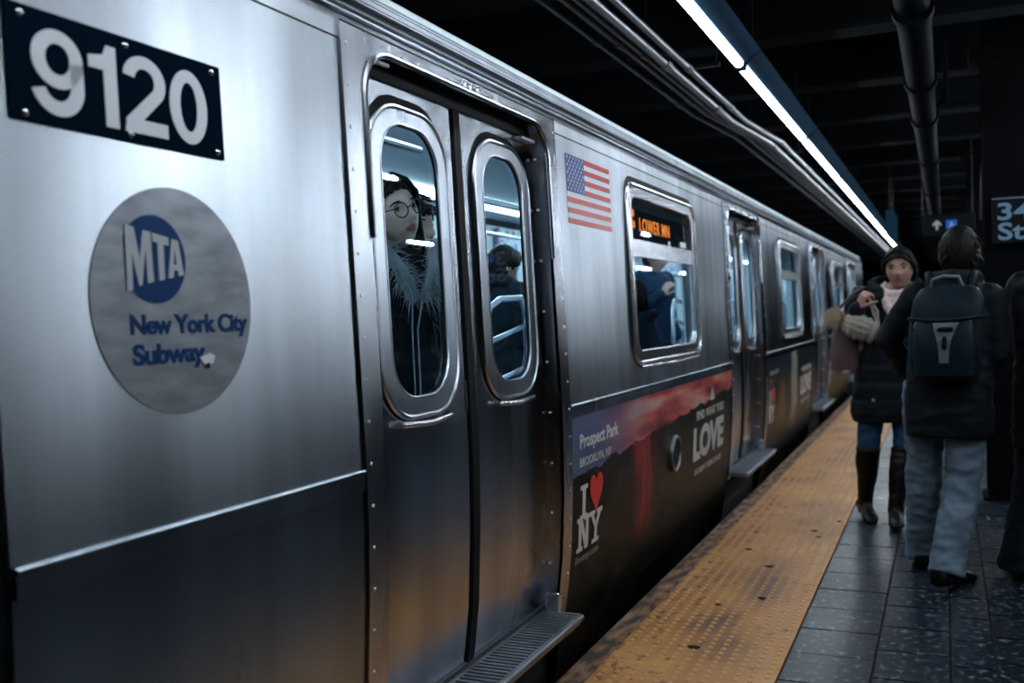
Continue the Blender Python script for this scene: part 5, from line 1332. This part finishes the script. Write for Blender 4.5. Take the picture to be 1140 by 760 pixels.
# --- man with a backpack walking away
def backpack_man():
    X = at(1.34, 5.02, 0, -4)
    J = joints(pelvis=(-.02, 0, .94), chest=(.0, .02, 1.24), neck=(.035, .02, 1.40), head=(.055, .05, 1.515), head_rot=(math.radians(-14), math.radians(-4), 0),
        hip_l=(-.105, 0, .90), hip_r=(.075, 0, .90), knee_l=(-.125, .10, .50), ankle_l=(-.150, .235, .09), knee_r=(.055, .01, .49), ankle_r=(-.015, -.115, .095), foot_yaw_l=math.radians(8), foot_yaw_r=math.radians(-28), foot_pitch_r=.06,
        shoulder_l=(-.135, .0, 1.325), elbow_l=(-.265, .03, 1.125), wrist_l=(-.185, .17, .965), shoulder_r=(.175, .0, 1.31), elbow_r=(.19, .0, 1.05), wrist_r=(.13, .12, .88),
        hand_l=((.45, .8, -.4), (.3, -.4, -.6), 1))
    o, H = person('man in a black jacket and pale jeans walking away along the platform', X, J, M['skin'], .005)
    c = bmesh.new()
    torso(c, [(.68, -.005, 0, .185, .15), (.72, -.005, 0, .19, .155), (.90, 0, 0, .19, .150), (1.05, .005, .01, .18, .140), (1.22, .015, .02, .185, .14), (1.33, .025, .02, .165, .11), (1.40, .035, .02, .10, .09)], 24)
    sleeves(c, J, .070, .060, .050)
    tube(c, [(-.06, .08, 1.37), (-.06, -.01, 1.405), (.035, -.06, 1.42), (.125, -.01, 1.405), (.12, .08, 1.37)], .032, 12, rounded=True)
    emit_mesh('jacket', remeshed(c, .010, 2, .008, 7, 11), M['coat_black'], X, o)
    emit_mesh('jeans', remeshed(legs_mesh(J, .098, .080, .074, .035, .155, .084), .0085, 2, .011, 9, 12), M['denim_pale'], X, o)
    b = bmesh.new()
    for s in 'lr': sole(b, J['ankle_' + s], J['foot_yaw_' + s], J.get('foot_pitch_' + s, 0), .285, .052, .09)
    emit_mesh('shoes', remeshed(b, .008, 1), M['leather'], X, o)
    h = bmesh.new(); cap_hair(h, H, front=.05, low=-.095, puff=1.035); rnd = random.Random(12)
    for i in range(70):
        a = rnd.uniform(0, 2 * PI); z = rnd.uniform(-.05, .125); r = math.sqrt(max(0, 1 - (z / .131) ** 2)); y_ = .108 * r * math.sin(a) - .006
        if y_ > .03 and z < .06: continue
        p = H @ Vector((.087 * r * math.cos(a), y_, z)); d = (p - H.translation).normalized(); lock(h, [p - d * .008, p + d * .001, p + d * .002 + Vector((rnd.uniform(-.02, .02), -.006, -.022))], .009, .003)
    bmesh.ops.transform(h, matrix=X, verts=h.verts[:]); obj('hair', h, M['hair_dark'], o, smooth=True, angle=None)
    return X
BX = backpack_man()
def backpack():
    r = empty('backpack', BX @ Vector((-.02, -.2, .96))); tag(r, 'dark backpack with a grey triangular panel on the back of the walking man', 'backpack')
    f = lambda x, y, z: BX @ Vector((x, y, z))
    def sec(z, cx_, w_, d0, d1, n=24):
        out = []
        for q in range(n):
            a = 2 * PI * q / n; c, s = math.cos(a), math.sin(a)
            out.append(f(cx_ + w_ * (abs(c) ** .5) * (1 if c > 0 else -1), lerp(d0, d1, .5) + (d1 - d0) / 2 * (abs(s) ** .55) * (1 if s > 0 else -1), z))
        return out
    b = bmesh.new(); ring_loft(b, [sec(z, cx_, w_, d0, -.10) for z, cx_, w_, d0 in ((.945, .0, .10, -.20), (.955, .0, .135, -.245), (1.00, .0, .15, -.265), (1.12, .0, .152, -.270), (1.24, .01, .150, -.255), (1.31, .015, .145, -.235), (1.355, .02, .12, -.20), (1.37, .02, .08, -.165))])
    obj('pack_body', b, M['pack'], r, smooth=True, angle=50)
    b = bmesh.new(); ring_loft(b, [sec(z, cx_, w_, d0, -.22) for z, cx_, w_, d0 in ((.965, .0, .09, -.27), (.975, .0, .118, -.305), (1.05, .0, .125, -.318), (1.15, .0, .125, -.312), (1.215, .004, .115, -.285), (1.225, .004, .09, -.265))])
    obj('front_pocket', b, M['pack'], r, smooth=True, angle=50)
    b = bmesh.new(); tri = [(-.040, 1.205), (.064, 1.205), (.050, 1.17), (.034, 1.13), (.026, 1.09), (.022, 1.03), (-.016, 1.03), (-.018, 1.09), (-.024, 1.13), (-.034, 1.17)]
    yb = lambda z: -.322 if z < 1.16 else -.322 + (z - 1.16) * .45
    lo = [b.verts.new(f(x, yb(z) + .02, z)) for x, z in tri]; hi = [b.verts.new(f(x, yb(z), z)) for x, z in tri]
    for i in range(len(tri)): b.faces.new((lo[i], lo[(i + 1) % len(tri)], hi[(i + 1) % len(tri)], hi[i]))
    b.faces.new(hi); pn = obj('grey_panel', b, M['pack_panel'], r)
    obj('badge', T([f(-.012, yb(1.175) - .004, 1.178), f(.034, yb(1.175) - .004, 1.178)], .010, 8, rounded=True), M['black'], pn, smooth=True)
    obj('badge', T([f(.008, yb(1.13) - .004, 1.140), f(.006, yb(1.1) - .004, 1.098)], .009, 8, rounded=True), M['black'], pn, smooth=True)
    obj('flap_edge', T([f(-.145, -.235, 1.225), f(-.08, -.285, 1.218), (f(0, -.298, 1.215)), f(.09, -.285, 1.222), f(.155, -.235, 1.23)], .007, 8, rounded=True), M['pack'], r, smooth=True)
    obj('carry_loop', T([f(-.05, -.17, 1.36), f(-.045, -.19, 1.395), f(0, -.20, 1.41), f(.06, -.19, 1.405), f(.075, -.17, 1.36)], .009, 8, rounded=True), M['pack_panel'], r, smooth=True)
    obj('zip_ring', T([f(-.105 + .012 * math.cos(a), -.272, 1.190 + .018 * math.sin(a)) for a in (2 * PI * q / 16 for q in range(16))], .0035, 6, closed=True), M['zip'], r, smooth=True)
    for s in (-1, 1):
        obj('shoulder_strap', T([f(.02 + s * .085, -.11, 1.33), f(.02 + s * .095, -.04, 1.425), f(.02 + s * .10, .06, 1.41), f(.01 + s * .12, .155, 1.28), f(s * .15, .12, 1.10), f(s * .14, -.10, 1.00)], .018, 10), M['pack'], r, smooth=True)
backpack()

# --- person in black cut by the right edge of the frame
def edge_person():
    X = at(1.795, 5.10, 0, -20)
    J = joints(hip_l=(-.09, 0, .88), knee_l=(-.12, .04, .48), ankle_l=(-.165, .02, .085), knee_r=(.04, -.02, .48), ankle_r=(.02, .30, .085), foot_yaw_l=.5, foot_yaw_r=.3, shoulder_l=(-.14, .0, 1.35), elbow_l=(-.165, .06, 1.08), wrist_l=(-.06, .24, 1.0), hand_l=((.6, .7, .1), (.3, -.2, -.8), 1))
    o, H = person('person in black with wide trousers at the right edge beside the column', X, J, M['skin'], .0065)
    c = bmesh.new(); torso(c, [(.62, 0, 0, .20, .15), (.85, 0, 0, .19, .15), (1.05, 0, 0, .18, .135), (1.24, 0, 0, .195, .14), (1.36, 0, -.01, .19, .11), (1.43, 0, -.01, .10, .085)])
    sleeves(c, J, .08, .068, .054); emit_mesh('coat', remeshed(c, .012, 2, .008, 8, 14), M['coat_black'], X, o)
    emit_mesh('trousers', remeshed(legs_mesh(J, .095, .085, .10, .05, .155, .115), .012, 2, .008, 8, 15), M['coat_black'], X, o)
    b = bmesh.new(); [sole(b, J['ankle_' + s], J['foot_yaw_' + s], 0, .285, .05) for s in 'lr']; emit_mesh('shoes', remeshed(b, .010, 1), M['leather'], X, o)
    h = bmesh.new(); cap_hair(h, H, front=.055, low=-.09, puff=1.03); bmesh.ops.transform(h, matrix=X, verts=h.verts[:]); obj('hair', h, M['hair_dark'], o, smooth=True, angle=None)
edge_person()
